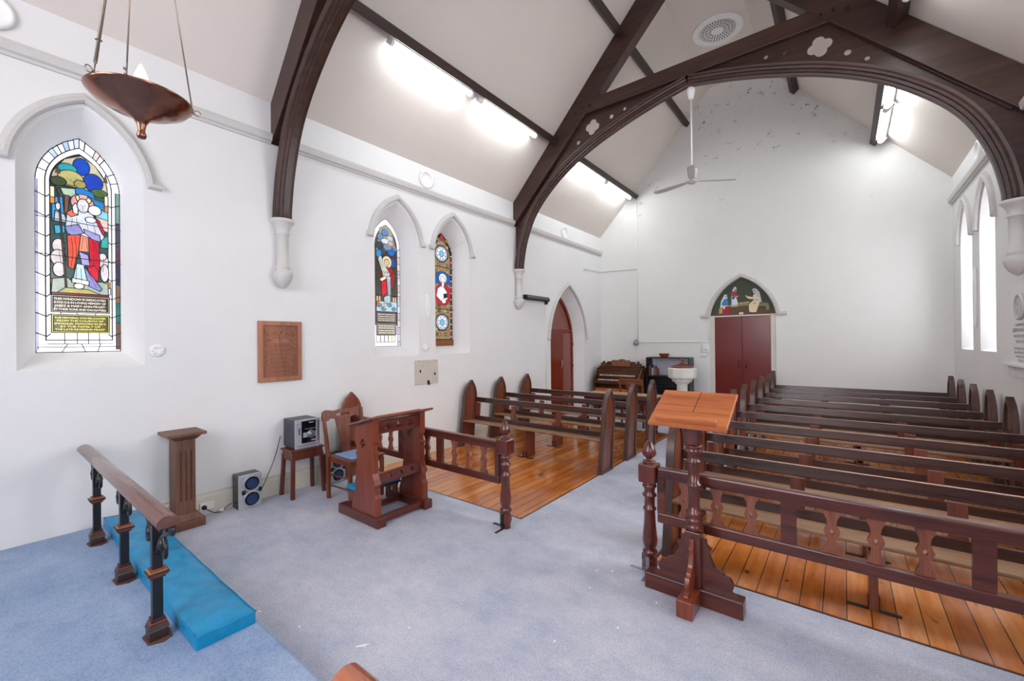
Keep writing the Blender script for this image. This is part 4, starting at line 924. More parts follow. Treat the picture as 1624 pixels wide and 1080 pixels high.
br_ = [(-0.09, 0), (-0.03, 0), (-0.02, 0.05), (0.02, 0.05), (0.03, 0), (0.09, 0), (0.085, 0.06), (0.10, 0.10), (-0.10, 0.10), (-0.085, 0.06)]
for y in (-0.20, 0.20):
    mb = MB(); mb.prism(br_, -0.014, 0.014, T(-0.245, y, 0.088) @ XZ); mb.build('kneeler_foot', M['mahog'], t, bevel=0.003)
mb = MB(); mb.box(-0.355, -0.135, -0.235, 0.235, .188, .205); mb.build('kneeler_board', M['mahogh'], t, bevel=0.003)
mb = MB(); mb.box(-0.355, -0.135, -0.24, 0.24, .2055, .245); tag(mb.build('kneeler_cushion', M['bluecush'], t, bevel=0.014), 'bright blue vinyl pad')

# ---------------------------------------------------------------- chairs
def chair(name, label, loc, rz, m_, cush, group=None):
    # faces local -y; back at +y
    t = thing(name, label, 'chair', loc, rz, group)
    W, D, S_, Hh = 0.205, 0.19, 0.43, 0.88
    for s in (-1, 1):
        mb = MB(); mb.hexa([(s * W - .016, D - .02, 0), (s * W + .016, D - .02, 0), (s * W + .016, D + .018, 0), (s * W - .016, D + .018, 0)], [(s * W - .018, D - .018, S_), (s * W + .018, D - .018, S_), (s * W + .018, D + .02, S_), (s * W - .018, D + .02, S_)]); 
        mb.hexa([(s * W - .018, D - .018, S_), (s * W + .018, D - .018, S_), (s * W + .018, D + .02, S_), (s * W - .018, D + .02, S_)], [(s * (W + .012) - .015, D + .06, Hh), (s * (W + .012) + .015, D + .06, Hh), (s * (W + .012) + .015, D + .085, Hh), (s * (W + .012) - .015, D + .085, Hh)])
        mb.build('back_leg', m_, t, bevel=0.004)
        mb = MB(); mb.hexa([(s * .18 - .014, -D, 0), (s * .18 + .014, -D, 0), (s * .18 + .014, -D + .03, 0), (s * .18 - .014, -D + .03, 0)], [(s * .18 - .019, -D - .003, S_ - .03), (s * .18 + .019, -D - .003, S_ - .03), (s * .18 + .019, -D + .035, S_ - .03), (s * .18 - .019, -D + .035, S_ - .03)]); mb.build('front_leg', m_, t, bevel=0.003)
        for z_ in (0.14, 0.25):
            mb = MB(); mb.tube([(s * .18, -D + .015, z_), (s * W, D, z_)], 0.009, 8); mb.build('stretcher', m_, t)
    mb = MB(); mb.tube([(-.18, -D + .015, .20), (.18, -D + .015, .20)], 0.009, 8); mb.build('stretcher', m_, t)
    mb = MB(); mb.prism([(-.20, -D - .02), (.20, -D - .02), (.215, -D + .02), (.19, D), (-.19, D), (-.215, -D + .02)], S_ - .012, S_ + .006); mb.box(-.185, .185, -D + .003, -D + .02, S_ - .06, S_ - .012); mb.box(-.19, -.175, -D, D, S_ - .06, S_ - .012); mb.box(.175, .19, -D, D, S_ - .06, S_ - .012); mb.build('seat_frame', m_, t, bevel=0.004)
    if cush: mb = MB(); mb.box(-.155, .155, -D + .02, D - .03, S_ + .006, S_ + .018); tag(mb.build('seat_pad', M['blueseat'], t, bevel=0.006), 'pale blue cloth pad')
    crest = catmull([(-.235, .79), (-.225, .855), (-.19, .89), (-.10, .875), (0, .885), (.10, .875), (.19, .89), (.225, .855), (.235, .79)], 4) + [(.17, .775), (.14, .80), (.07, .785), (0, .78), (-.07, .785), (-.14, .80), (-.17, .775)]
    FK = frame((0, D + 0.005, 0.43), (1, 0, 0), Vector((0, .085, .45)).normalized(), Vector((0, -.45, .085)).normalized())
    mb = MB(); mb.prism([[(x, (y - .43) * 1.02) for x, y in crest], [(-.075, .395), (.075, .395), (.07, .42), (-.07, .42)]], -.012, .012, FK); mb.build('crest_rail', m_, t, bevel=0.004)
    mb = MB(); mb.prism([(-.055, 0.0), (.055, 0.0), (.05, .12), (.065, .22), (.09, .375), (-.09, .375), (-.065, .22), (-.05, .12)], -.006, .006, FK); mb.build('splat', m_, t)
    return t
chair('side_chair', 'brown oak chair with carved crest and pale blue seat pad behind the prayer desk', (-4.00, 2.47, CT), PI / 2, M['oak'], True)
chair('side_chair', 'brown wooden chair at the far table in front of the reed organ', (-3.06, 7.66, CT), PI, M['oak'], False)

# ---------------------------------------------------------------- stool, stereo, speakers
t = thing('stool', 'dark brown square wooden stool carrying the stereo by the wall', 'stool', (-4.56, 2.18, CT))
mb = MB(); mb.box(-.125, .125, -.175, .175, .478, .496); mb.build('stool_top', M['walnut'], t, bevel=0.005)
mb = MB(); mb.box(-.112, .112, -.16, .16, .385, .478); mb.build('apron', M['walnut'], t, bevel=0.003)
for sx in (-1, 1):
    for sy in (-1, 1):
        mb = MB(); a, b_ = sx * .10, sy * .147; c, d = sx * .125, sy * .165; w = .018
        mb.hexa([(c - w, d - w, 0), (c + w, d - w, 0), (c + w, d + w, 0), (c - w, d + w, 0)], [(a - w, b_ - w, .44), (a + w, b_ - w, .44), (a + w, b_ + w, .44), (a - w, b_ + w, .44)]); mb.build('leg', M['walnut'], t, bevel=0.004)
t = thing('stereo', 'grey and silver mini hi-fi with a round volume dial on the wooden stool', 'stereo', (-4.56, 2.18, CT + .496))
mb = MB(); mb.box(-.16, .095, -.125, .125, 0.005, .30); mb.build('case', M['dgrey'], t, bevel=0.006)
FS = frame((.095, 0, 0), (0, 1, 0), (0, 0, 1), (1, 0, 0))
mb = MB(); mb.box(-.13, .13, 0, .302, 0, .018, FS); mb.build('front_panel', M['silver'], t, bevel=0.006)
mb = MB(); mb.box(-.065, .085, .055, .285, .018, .022, FS); mb.build('display', M['blk'], t, bevel=0.002)
mb = MB(); mb.box(-.03, .08, .20, .204, .022, .024, FS); mb.box(-.05, .085, .115, .165, .022, .026, FS); mb.build('control_strip', M['silver'], t)
mb = MB(); mb.lathe([(.042, 0), (.042, .012), (.036, .018), (.02, .018), (.018, .026), (0, .028)], 24, FS @ T(.03, .145, .022)); mb.build('volume_dial', M['steel'], t)
mb = MB(); mb.box(.035, .08, .07, .088, .022, .024, FS); mb.build('sticker', plain('pink sticker', 'c86a9a', .4), t)
mb = MB(); mb.box(-.11, -.09, .245, .265, .018, .02, FS); mb.build('badge', plain('blue badge', '5aaed0', .4), t)
mb = MB()
for k in range(6): mb.box(-.095, -.078, .15 + k * .012, .157 + k * .012, .018, .021, FS)
mb.box(-.11, .11, .03, .033, .018, .02, FS); mb.build('buttons', M['blk'], t)
mb = MB(); mb.box(.10, .125, .06, .28, .018, .024, FS)
mb.build('side_buttons', M['steel'], t, bevel=.003)
mb = MB(); mb.box(.012, .06, .262, .268, .022, .0228, FS); mb.build('maker_mark', M['plast'], t)
mb = MB()
for k in range(3): mb.box(-.10, -.02, -.1262, -.125, .19 + k * .026, .20 + k * .026)
mb.build('side_vents', M['blk'], t)

def speaker(label, loc, rz=0):
    t = thing('loudspeaker', label, 'loudspeaker', loc, rz, 'stereo loudspeakers on the floor')
    mb = MB(); mb.box(-.14, 0, -.10, .10, 0, .325); mb.build('cabinet', M['blk'], t, bevel=.003)
    F = frame((0, 0, 0), (0, 1, 0), (0, 0, 1), (1, 0, 0))
    mb = MB(); mb.box(-.102, .102, 0, .327, 0, .018, F); mb.build('baffle', M['silver'], t, bevel=.006)
    for z_ in (.088, .238):
        mb = MB(); mb.lathe([(.078, 0), (.078, .012), (.072, .016), (.066, .014), (.064, .008)], 32, F @ T(.012, z_, .018)); rg_ = mb.build('driver_ring', M['silver'], t)
        mb = MB(); mb.lathe([(.050, .014), (.040, .006), (.028, .002), (.016, .004), (.010, .012), (0, .013)], 32, F @ T(.012, z_, .018)); mb.mi = 0; mb.build('cone', M['cone'], t)
        mb = MB(); mb.lathe([(.068, .008), (.060, .016), (.050, .010), (.044, .004)], 32, F @ T(.012, z_, .018)); mb.build('rubber_surround', M['blk'], t)
    mb = MB(); mb.box(-.075, -.045, .145, .182, .018, .03, F); mb.box(.072, .098, .145, .182, .018, .03, F); mb.build('port', M['blk'], t)
    mb = MB(); mb.box(-.035, .06, .148, .178, .018, .028, F); mb.build('centre_plate', M['steel'], t, bevel=.002)
    return t
speaker('small silver fronted loudspeaker standing alone on the carpet left of the stool', (-4.575, 1.67, CT))
speaker('small silver fronted loudspeaker mostly hidden behind the oak chair', (-4.585, 2.57, CT))
mb = MB(); mb.tube(catmull([(-4.735, 2.03, .62), (-4.735, 1.97, .40), (-4.72, 1.86, .16), (-4.70, 1.80, .08), (-4.69, 1.775, .05)], 5), .0035, 6); tag(mb.build('speaker_cable', M['wire']), 'thin black cable drooping along the wall from the stereo to the loudspeaker', 'cable')
t = thing('power_socket', 'white double wall socket on the skirting beside the fluted stand', 'socket', (XL + .024, 1.36, .085))
mb = MB(); mb.box(0, .012, -.058, .058, -.036, .036); mb.build('plate', M['plast'], t, bevel=.003)
mb = MB(); mb.box(.012, .016, -.04, -.028, .012, .022); mb.box(.012, .016, .028, .04, .012, .022); mb.build('switch', M['plast'], t)
t = thing('power_plug', 'black plug in the wall socket with a cable running to the loudspeaker', 'plug', (XL + .036, 1.335, .08))
mb = MB(); mb.lathe([(.02, 0), (.02, .02), (.014, .034), (0, .036)], 14, RY(PI / 2)); mb.build('plug_body', M['wire'], t)
mb = MB(); mb.tube(catmull([(.034, 0, 0), (.05, .03, -.03), (.05, .08, -.062), (.04, .14, -.065), (.03, .17, -.04), (.015, .20, -.035), (.005, .225, -.03)], 5), .0035, 6); mb.build('plug_cable', M['wire'], t)
mb = MB(); mb.lathe([(.022, 0), (.022, .018), (.016, .026), (0, .027)], 14, T(XL + .06, 1.47, CT) ); tag(mb.build('adaptor', M['plast']), 'small round white adaptor lying on the carpet by the skirting', 'adaptor')

# ---------------------------------------------------------------- fluted stand
t = thing('pedestal', 'brown wooden fluted stand against the wall beyond the altar rail', 'pedestal', (-4.585, 1.13, CT))
mb = MB(); mb.box(-.16, .13, -.10, .145, 0, .075); mb.build('plinth', M['plinth'], t, bevel=.004)
mb = MB(); mb.hexa([(-.15, -.09, .075), (.12, -.09, .075), (.12, .135, .075), (-.15, .135, .075)], [(-.12, -.065, .13), (.09, -.065, .13), (.09, .10, .13), (-.12, .10, .13)]); mb.build('plinth_moulding', M['plinth'], t, bevel=.004)
mb = MB()
yy = [-.055, .085]; mb.box(-.11, .07, yy[0], yy[1], .13, .765)
slot = lambda yc: [(yc + .008 * math.cos(q), (.66 if i < 7 else .25) + .012 * math.sin(q)) for i, q in enumerate([PI * k / 6 for k in range(7)] + [PI + PI * k / 6 for k in range(7)])]
mb.prism([[(-.055, .13), (.085, .13), (.085, .765), (-.055, .765)]] + [slot(y_) for y_ in (-.022, .015, .052)], .07, .082, YZ)
mb.build('fluted_shaft', M['plinth'], t)
mb = MB(); mb.hexa([(-.12, -.065, .765), (.085, -.065, .765), (.085, .095, .765), (-.12, .095, .765)], [(-.15, -.10, .805), (.12, -.10, .805), (.12, .13, .805), (-.15, .13, .805)]); mb.build('cap_moulding', M['plinth'], t, bevel=.003)
mb = MB(); mb.box(-.16, .145, -.125, .155, .805, .83); mb.build('top_slab', M['plinth'], t, bevel=.004)

# ---------------------------------------------------------------- altar rail and kneeling mat
def scroll(cx, cz, r0, turns, s, n=26):
    return [(cx + s * r0 * (1 - i / n * .8) * math.cos(PI / 2 + turns * 2 * PI * i / n), 0, cz + r0 * (1 - i / n * .8) * math.sin(PI / 2 + turns * 2 * PI * i / n)) for i in range(n + 1)]
def rail_post(t, x, y):
    b = -0.0
    mb = MB(); mb.box(x - .021, x + .021, y - .021, y + .021, .10, .56); mb.box(x - .016, x + .016, y - .016, y + .016, .56, .63); po = mb.build('post', M['black'], t, bevel=.003)
    mb = MB(); mb.mi = 1
    mb.box(x - .030, x + .030, y - .030, y + .030, .300, .312); mb.mi = 0; mb.box(x - .038, x + .038, y - .038, y + .038, .312, .320); mb.mi = 1
    mb.box(x - .043, x + .043, y - .043, y + .043, .320, .332); mb.mi = 2; mb.box(x - .036, x + .036, y - .036, y + .036, .332, .336); mb.mi = 0; mb.box(x - .030, x + .030, y - .030, y + .030, .336, .346)
    mb.build('painted_collar', [M['rust'], M['bronze'], M['gold']], po, bevel=.003)
    mb = MB(); mb.mi = 1; mb.box(x - .038, x + .038, y - .038, y + .038, 0.006, .050); mb.mi = 2; mb.box(x - .0385, x + .0385, y - .0385, y + .0385, .050, .054); mb.mi = 1
    mb.hexa([(x - .042, y - .042, .054), (x + .042, y - .042, .054), (x + .042, y + .042, .054), (x - .042, y + .042, .054)], [(x - .034, y - .034, .080), (x + .034, y - .034, .080), (x + .034, y + .034, .080), (x - .034, y + .034, .080)])
    mb.mi = 0; mb.box(x - .033, x + .033, y - .033, y + .033, .080, .088); mb.mi = 1; mb.box(x - .028, x + .028, y - .028, y + .028, .088, .104)
    mb.build('painted_base', [M['rust'], M['bronze'], M['gold']], po, bevel=.003)
    mb = MB(); mb.prism([(x + a_, y + b_) for a_, b_ in ((-.075, -.02), (-.045, -.05), (.05, -.045), (.075, .01), (.05, .05), (-.03, .055), (-.06, .03))], 0, .005); mb.build('foot_plate', plain('rusty plate', '5d4036', .7, var=.3), po)
    mb = MB()
    for s in (-1, 1):
        Q = lambda L: [(x + s * a_, y, c_) for a_, c_ in L]
        mb.tube(Q(catmull([(.015, .42), (.05, .47), (.10, .52), (.17, .555), (.24, .58), (.27, .61)], 4)), .011, 6)
        mb.tube([(x + s * (.075 + r_ * math.cos(t_)), y, .575 + r_ * math.sin(t_)) for t_, r_ in [(i * .42, .050 * (1 - i / 26)) for i in range(20)]], .009, 6)
        mb.tube([(x + s * (.175 + r_ * math.cos(t_)), y, .590 + r_ * math.sin(t_)) for t_, r_ in [(i * .45, .034 * (1 - i / 24)) for i in range(17)]], .008, 6)
        mb.tube(Q(catmull([(.25, .60), (.275, .585), (.285, .60), (.28, .615)], 3)), .012, 6)
        mb.tube(Q(catmull([(.13, .535), (.16, .50), (.165, .46), (.15, .44), (.135, .455)], 4)), [.010] * 17, 6)
        mb.lathe([(0, -.03), (.014, -.022), (.02, 0), (.016, .02), (0, .03)], 10, T(x + s * .115, y, .49))
        mb.box(min(x + s * .01, x + s * .28), max(x + s * .01, x + s * .28), y - .012, y + .012, .612, .622)
    mb.build('scroll_bracket', M['black'], po)
def altar_rail(label, x0, x1, posts, y):
    t = thing('altar_rail', label, 'altar rail', ((x0 + x1) / 2, y, PZ), 0, 'altar rails'); ox = (x0 + x1) / 2
    n = 20; sec = []
    for i in range(n + 1):
        a = PI * i / n; sec.append((.044 * math.cos(a), .636 + .040 * math.sin(a) if 0 < i < n else .636))
    sec = sec + [(-.036, .622), (.036, .622)]
    mb = MB(); mb.prism(sec, x0 - ox, x1 - ox, frame((0, 0, 0), (0, 1, 0), (0, 0, 1), (1, 0, 0))); o = mb.build('handrail', M['handr'], t, bevel=.004)
    for p in o.data.polygons: p.use_smooth = len(p.vertices) == 4 and abs(p.normal.x) < .5
    for x, yy_ in posts: rail_post(t, x - ox, yy_ - y)
    return t
M['handr'] = wood('polished handrail', '56332b', '7a4f43', 0, .22, coat=.5, bmp=.03, scale=5)
M['handr2'] = M['handr']
altar_rail('altar rail at the left on three black iron scroll posts, dark rounded wooden handrail', -4.70, -2.42, [(-4.33, .565), (-3.52, .58), (-2.70, .565)], .548)
M['handr'] = wood('orange worn handrail', '9a4a2c', 'c87a4e', 0, .25, coat=.4)
altar_rail('second altar rail, only its orange brown handrail end showing at the bottom edge', -.95, 1.33, [(-.40, .565), (.3, .565), (1.0, .565)], .55)
mb = MB(); X0, X1, Y0, Y1 = -4.70, -2.42, .645, .905
nx, ny = 60, 10; vs = []
for j in range(ny + 1):
    for i in range(nx + 1):
        x = X0 + (X1 - X0) * i / nx; y = Y0 + (Y1 - Y0) * j / ny
        e = min(i, nx - i, 3) / 3.0; e2 = min(j, ny - j, 2) / 2.0
        z = PZ + .062 + .012 * min(e, e2) + .003 * math.sin(x * 5 + y * 20) + .002 * math.sin(x * 17 - y * 31)
        y += .006 * math.sin(x * 2.3) * (1 if j > ny / 2 else 1)
        vs.append((x, y, z))
top = len(vs); fs = [(j * (nx + 1) + i, j * (nx + 1) + i + 1, (j + 1) * (nx + 1) + i + 1, (j + 1) * (nx + 1) + i) for j in range(ny) for i in range(nx)]
ring = [i for i in range(nx + 1)] + [j * (nx + 1) + nx for j in range(1, ny + 1)] + [ny * (nx + 1) + i for i in range(nx - 1, -1, -1)] + [j * (nx + 1) for j in range(ny - 1, 0, -1)]
for i in ring: vs.append((vs[i][0], vs[i][1], PZ + .001))
k = len(ring)
fs += [(ring[(i + 1) % k], ring[i], top + i, top + (i + 1) % k) for i in range(k)]
mb.add(vs, fs, True)
o = mb.build('kneeling_mat', M['bluecush'], bevel=.008); tag(o, 'long bright blue vinyl kneeling mat on the step beside the altar rail', 'kneeler')
t = o
mb = MB(); mb.tube([(vs[i][0], vs[i][1] , vs[i][2]) for i in ring], .003, 5, None, True); mb.build('piping', M['bluecush'], o)

# ---------------------------------------------------------------- wall pieces
t = thing('carved_tablet', 'carved brown wooden tablet with a cross hung on the left wall', 'plaque', (XL, 2.04, 1.52))
FP = frame((0, 0, 0), (0, 1, 0), (0, 0, 1), (1, 0, 0))
mb = MB(); mb.prism([[(-.222, -.32), (.222, -.32), (.222, .32), (-.222, .32)], [(-.175, -.272), (.175, -.272), (.175, .272), (-.175, .272)]], 0, .03, FP); mb.build('frame', M['carvedl'], t, bevel=.006)
mb = MB(); mb.box(-.175, .175, -.272, .272, 0, .012, FP); mb.build('carved_panel', M['carved'], t)
mb = MB(); mb.box(-.012, .012, .095, .25, .012, .022, FP); mb.box(-.042, .042, .19, .21, .012, .022, FP); mb.prism([(-.11, .085), (.11, .085), (.05, .15), (.03, .13), (-.03, .13), (-.05, .15)], .012, .016, FP); mb.build('raised_cross', M['carvedl'], t, bevel=.002)
mb = MB()
for i, ln in enumerate(['To the Glory of', 'God and in loving', 'Memory of those', 'who served in', 'this Church', 'lest we', 'forget']):
    pass
random.seed(3)
for i in range(7):
    x = -.10
    while x < .09:
        w_ = random.uniform(.012, .03); mb.tube(catmull([(x, .055 - i * .045, .013), (x + w_ * .3, .07 - i * .045, .015), (x + w_ * .6, .05 - i * .045, .015), (x + w_, .06 - i * .045, .013)], 3), .0035, 5, FP); x += w_ + .008
mb.build('carved_lettering', M['carvedl'], t)
mb = MB()
for s in (-1, 1):
    for i in range(9):
        y0 = -.25 + i * .052; mb.tube(catmull([(s * .165, y0, .012), (s * .145, y0 + .02, .018), (s * .125, y0 + .05, .014), (s * .14, y0 + .065, .012)], 3), .005, 5, FP)
    mb.tube([(s * .16, .25, .014), (s * .11, .17, .016), (s * .06, .20, .014)], .006, 5, FP); mb.tube([(s * .16, .16, .014), (s * .10, .11, .016)], .006, 5, FP)
mb.build('carved_foliage', M['carvedl'], t)

t = thing('wall_hatch', 'square beige board with broken holes on the wall under the paired windows', 'hatch', (XL, 4.055, 1.17))
mb = MB(); mb.box(-.21, .21, -.175, .175, 0, .012, FP); mb.build('board', M['panelg'], t, bevel=.002)
mb = MB()
for (a, b_, s) in ((-.12, .02, 1), (.15, -.03, 1), (.03, -.15, 1.7)):
    mb.prism([(a + s * dx, b_ + s * dy) for dx, dy in ((-.012, .02), (.008, .018), (.016, -.004), (.012, -.022), (-.008, -.02), (-.014, 0))], .0125, .0135, FP)
mb.build('broken_holes', M['hole'], t)
mb = MB()
for a, b_ in ((-.14, .165), (.18, .16), (.01, .14), (-.08, .09)): mb.lathe([(.006, 0), (.004, .003), (0, .004)], 8, FP @ T(a, b_, .012))
mb.build('screws', M['dsteel'], t)

t = thing('strip_heater', 'dark metal strip heater high on the wall between the corbel and the pointed door', 'heater', (XL, 6.78, 2.43))
mb = MB(); mb.prism([(0.03, -.03), (.10, -.05), (.13, -.01), (.10, .045), (.03, .045)], -.40, .38, frame((0, 0, 0), (1, 0, 0), (0, 0, 1), (0, 1, 0))); mb.build('casing', M['dsteel'], t, bevel=.004)
mb = MB()
for k in (-.015, .012): mb.tube([(.118, -.36, k), (.118, .34, k)], .009, 8)
mb.build('element', M['steel'], t)
for y in (-.30, .30): mb = MB(); mb.box(0, .04, y - .012, y + .012, -.02, .02); mb.build('bracket', M['dsteel'], t)
mb = MB(); mb.box(.0, .05, .37, .42, -.09, -.02); mb.build('junction_box', M['dsteel'], t)
mb = MB(); mb.tube([(XL + .01, 7.17, 2.36), (XL + .01, 7.17, .2)], .009, 6); tag(mb.build('conduit', M['white']), 'thin white conduit dropping from the strip heater beside the pointed door', 'conduit', 'white wall conduits')
mb = MB(); mb.tube([(-3.80, YB - .012, 4.84), (-3.80, YB - .012, 1.56)], .011, 6); mb.tube([(-3.80, YB - .012, 1.545), (-2.22, YB - .012, 1.56)], .009, 6); mb.tube([(-2.40, YB - .012, 1.55), (-2.40, YB - .012, 1.30)], .009, 6)
mb.tube([(-2.235, YB - .012, 1.57), (-2.235, YB - .012, 2.2)], .009, 6)
tag(mb.build('conduit', M['white']), 'white conduit running down and across the back wall above the bookcase', 'conduit', 'white wall conduits')
mb = MB(); mb.tube([(XL + .012, 8.79, 3.27), (XL + .012, YB - .012, 3.30), (-3.80, YB - .012, 3.27)], .008, 6); tag(mb.build('conduit', M['trimw']), 'thin grey cable bent round the far left corner of the walls', 'conduit')
t = thing('wall_switch', 'white switch unit on the back wall beside the double doors', 'switch', (-2.31, YB, 1.42))
mb = MB(); mb.box(-.055, .055, -.03, -.001, -.085, .085); mb.build('plate', M['plast'], t, bevel=.004)
mb = MB(); mb.lathe([(.016, 0), (.014, .01), (0, .012)], 10, T(0, -.03, -.03) @ RX(PI / 2)); mb.build('knob', M['steel'], t)
mb = MB(); mb.box(-2.44, -2.30, YB - .03, YB - .001, 1.24, 1.29); tag(mb.build('wall_socket', M['plast'], bevel=.004), 'small white socket low on the back wall under the switch', 'socket')
t = thing('bell', 'small grey electric bell in the far corner beside the white conduit', 'bell', (-3.84, YB - .06, 1.52))
mb = MB(); mb.lathe([(.0, .10), (.02, .095), (.045, .06), (.06, .01), (.062, -.02), (.05, -.03), (0, -.05)], 18); mb.build('dome', M['steel'], t)
mb = MB(); mb.box(-.03, .03, .02, .06, -.02, .06); mb.build('bracket', M['dsteel'], t)

# memorial at the right edge
t = thing('marble_memorial', 'white marble memorial tablet with black lettering on the right wall at the photo edge', 'memorial', (XR, 6.30, 1.75))
FR = frame((0, 0, 0), (0, -1, 0), (0, 0, 1), (-1, 0, 0))
mb = MB(); mb.prism([(-.42, -.42), (.42, -.42), (.42, .10)] + [(.42 * math.cos(a), .10 + .30 * math.sin(a)) for a in [PI * i / 14 for i in range(1, 14)]] + [(-.42, .10)], 0, .03, FR); mb.build('slab', M['marble'], t, bevel=.004)
mb = MB(); mb.box(-.46, .46, -.45, -.42, 0, .07, FR); mb.box(-.40, .40, -.56, -.545, 0, .03, FR); mb.build('shelf', M['marble'], t, bevel=.004)
for x in (-.36, .36): mb = MB(); mb.box(x - .03, x + .03, -.53, -.45, 0, .05, FR); mb.build('bracket', M['marble'], t, bevel=.004)
mb = MB(); mb.lathe([(.13, .03), (.13, .05), (.11, .055), (.105, .04)], 32, FR @ T(0, .14, 0)); mb.prism([[(-.07, .07), (-.05, .07), (-.03, .125), (.03, .125), (.05, .07), (.07, .07), (.01, .225), (-.01, .225)], [(-.024, .143), (.024, .143), (0, .20)]], .03, .045, FR); mb.build('monogram', M['trimw'], t)
mb = MB()
for i, (ln, sz) in enumerate((('In memory of', .056), ('JOSEPH JOHN BLACK', .052), ('WHO DIED IN MARCH', .042), ('AGED 82 YEARS', .042))): put_text(mb, ln, sz, FR @ T(0, -.05 - i * .055, .0315))
for i, ln in enumerate(('I have fought a good fight,', 'I have finished my course,', 'I have kept the faith', '2 Tim. iv. 7')): put_text(mb, ln, .04, FR @ T(0, -.28 - i * .04, .0315))
mb.build('lettering', M['ink'], t)

# ---------------------------------------------------------------- fan and sanctuary lamp
t = thing('ceiling_fan', 'grey three bladed ceiling fan hanging on a long white rod from the truss', 'fan', (-1.66, 6.27, 3.83))
mb = MB(); mb.lathe([(.0, 1.32), (.05, 1.32), (.055, 1.27), (.035, 1.17), (.012, 1.16), (0, 1.16)][::-1], 20); mb.build('canopy', M['plast'], t)
mb = MB(); mb.lathe([(.011, .15), (.011, 1.18)], 10); mb.build('rod', M['plast'], t)
mb = MB(); mb.lathe([(0, .02), (.05, .02), (.062, .05), (.075, .15), (.072, .17), (0, .175)], 24); mb.build('motor', M['fan'], t)
mb = MB(); mb.lathe([(0, -.04), (.04, -.035), (.078, -.01), (.085, .01), (.07, .025), (0, .03)], 24); mb.build('hub', M['fan'], t)
for a in (math.radians(167), math.radians(34), math.radians(284)):
    Fb = RZ(a) @ RX(math.radians(10))
    mb = MB(); mb.prism([(.075, -.022), (.20, -.045), (.45, -.062), (.56, -.055), (.60, -.02), (.60, .02), (.56, .04), (.45, .04), (.20, .035), (.075, .022)], -.004, .004, Fb); mb.build('blade', M['fan'], t, bevel=.002)

t = thing('sanctuary_lamp', 'copper sanctuary lamp bowl with a flame bulb hung on wires at the upper left', 'lamp', (-1.685, .325, 2.345))
mb = MB(); mb.lathe([(0, -.115), (.010, -.112), (.013, -.103), (.010, -.094), (.009, -.088), (.012, -.07), (.020, -.056), (.040, -.044), (.052, -.040), (.055, -.036), (.08, -.028), (.112, -.010), (.126, .006), (.129, .010), (.126, .011), (.10, -.004), (.06, -.022), (0, -.03)], 48); mb.build('bowl', M['copper'], t)
for p in t.children: pass
mb = MB(); mb.lathe([(.012, -.02), (.014, .01), (.012, .03)], 12); mb.build('bulb_holder', M['plast'], t)
mb = MB(); mb.lathe([(.010, .03), (.018, .048), (.020, .062), (.015, .085), (.006, .108), (0, .118)], 14); mb.build('flame_bulb', M['bulb'], t)
APX = (0.10, 0.02, 1.75)
for i, a in enumerate((math.radians(-62), math.radians(-25), math.radians(82))):
    p0 = Vector((.127 * math.cos(a), .127 * math.sin(a), .01)); ap = Vector((0, 0, 1.0)); d = (ap - p0)
    mb = MB(); mb.tube([p0 + d * .03, ap], .0022 if i else .0042, 6)
    if not i:
        for q_ in (.10, .24, .40, .6): mb.lathe([(.0075, -.001), (.0085, 0), (.0075, .001)], 10, Matrix.Translation(p0 + d * q_))
    mb.tube([p0 + d * .03 + Vector((.006 * math.cos(b_), 0, .006 * math.sin(b_))) for b_ in [2 * PI * q / 10 for q in range(10)]], .0015, 5, None, True)
    c_ = p0 + Vector((.012 * math.cos(a), .012 * math.sin(a), 0))
    mb.tube([c_ + Vector((.009 * math.cos(b_) * math.cos(a), .009 * math.cos(b_) * math.sin(a), .009 * math.sin(b_) + .004)) for b_ in [2 * PI * q / 12 for q in range(11)]], .0018, 5)
    mb.tube([p0, p0 + d * .03], .002, 5)
    mb.build('hanger', M['chain'], t)
mb = MB(); mb.tube([(0, 0, 1.0), (0, 0, ZT - 2.345)], .004, 6); mb.build('suspension_wire', M['chain'], t)

# ---------------------------------------------------------------- back of the church
t = thing('reed_organ', 'old dark brown reed organ with a row of stop knobs in the far left corner', 'organ', (-4.07, 9.28, CT))
mb = MB(); mb.box(-.52, .52, -.02, .33, 0, .96); mb.build('case', M['organ'], t, bevel=.004)
for s in (-1, 1):
    mb = MB(); mb.prism([(-.33, .66), (-.33, .50), (-.30, .40), (-.26, .30), (-.30, .10), (-.30, 0), (.0, 0), (.0, .96), (-.12, .96), (-.15, .90), (-.31, .72)], -.02, .02, T(s * .53, 0, 0) @ YZ); mb.build('side_cheek', M['organ'], t, bevel=.004)
mb = MB(); mb.box(-.51, .51, -.32, 0, .60, .68); mb.build('key_bed', M['organ'], t, bevel=.004)
mb = MB(); mb.box(-.44, .40, -.30, -.18, .68, .70)
mb.build('white_keys', M['ivory'], t, bevel=.002)
mb = MB()
for i in range(24):
    if i % 7 not in (2, 6): mb.box(-.42 + i * .034, -.405 + i * .034, -.26, -.18, .70, .712)
mb.build('black_keys', M['blk'], t)
mb = MB(); mb.box(-.50, .50, -.17, -.02, .68, .90, None); mb.build('stop_board', M['organ'], t, bevel=.003)
for i in range(16):
    mb = MB(); x = -.42 + i * .054; mb.lathe([(.013, 0), (.013, .02), (.019, .025), (.019, .035), (0, .037)], 10, T(x, -.17, .79) @ RX(PI / 2)); mb.build('stop_knob', M['ivory'], t)
mb = MB(); mb.box(-.51, .51, -.18, 0, .90, .92); mb.box(-.49, .49, -.10, .2, .92, .99); mb.box(-.51, .51, -.14, .2, .99, 1.005); mb.build('upper_shelf', M['organ'], t, bevel=.003)
mb = MB(); mb.box(-.20, .24, -.13, -.11, .955, 1.13, RX(math.radians(-4))); mb.build('music_desk', M['carved'], t, bevel=.003)
mb = MB()
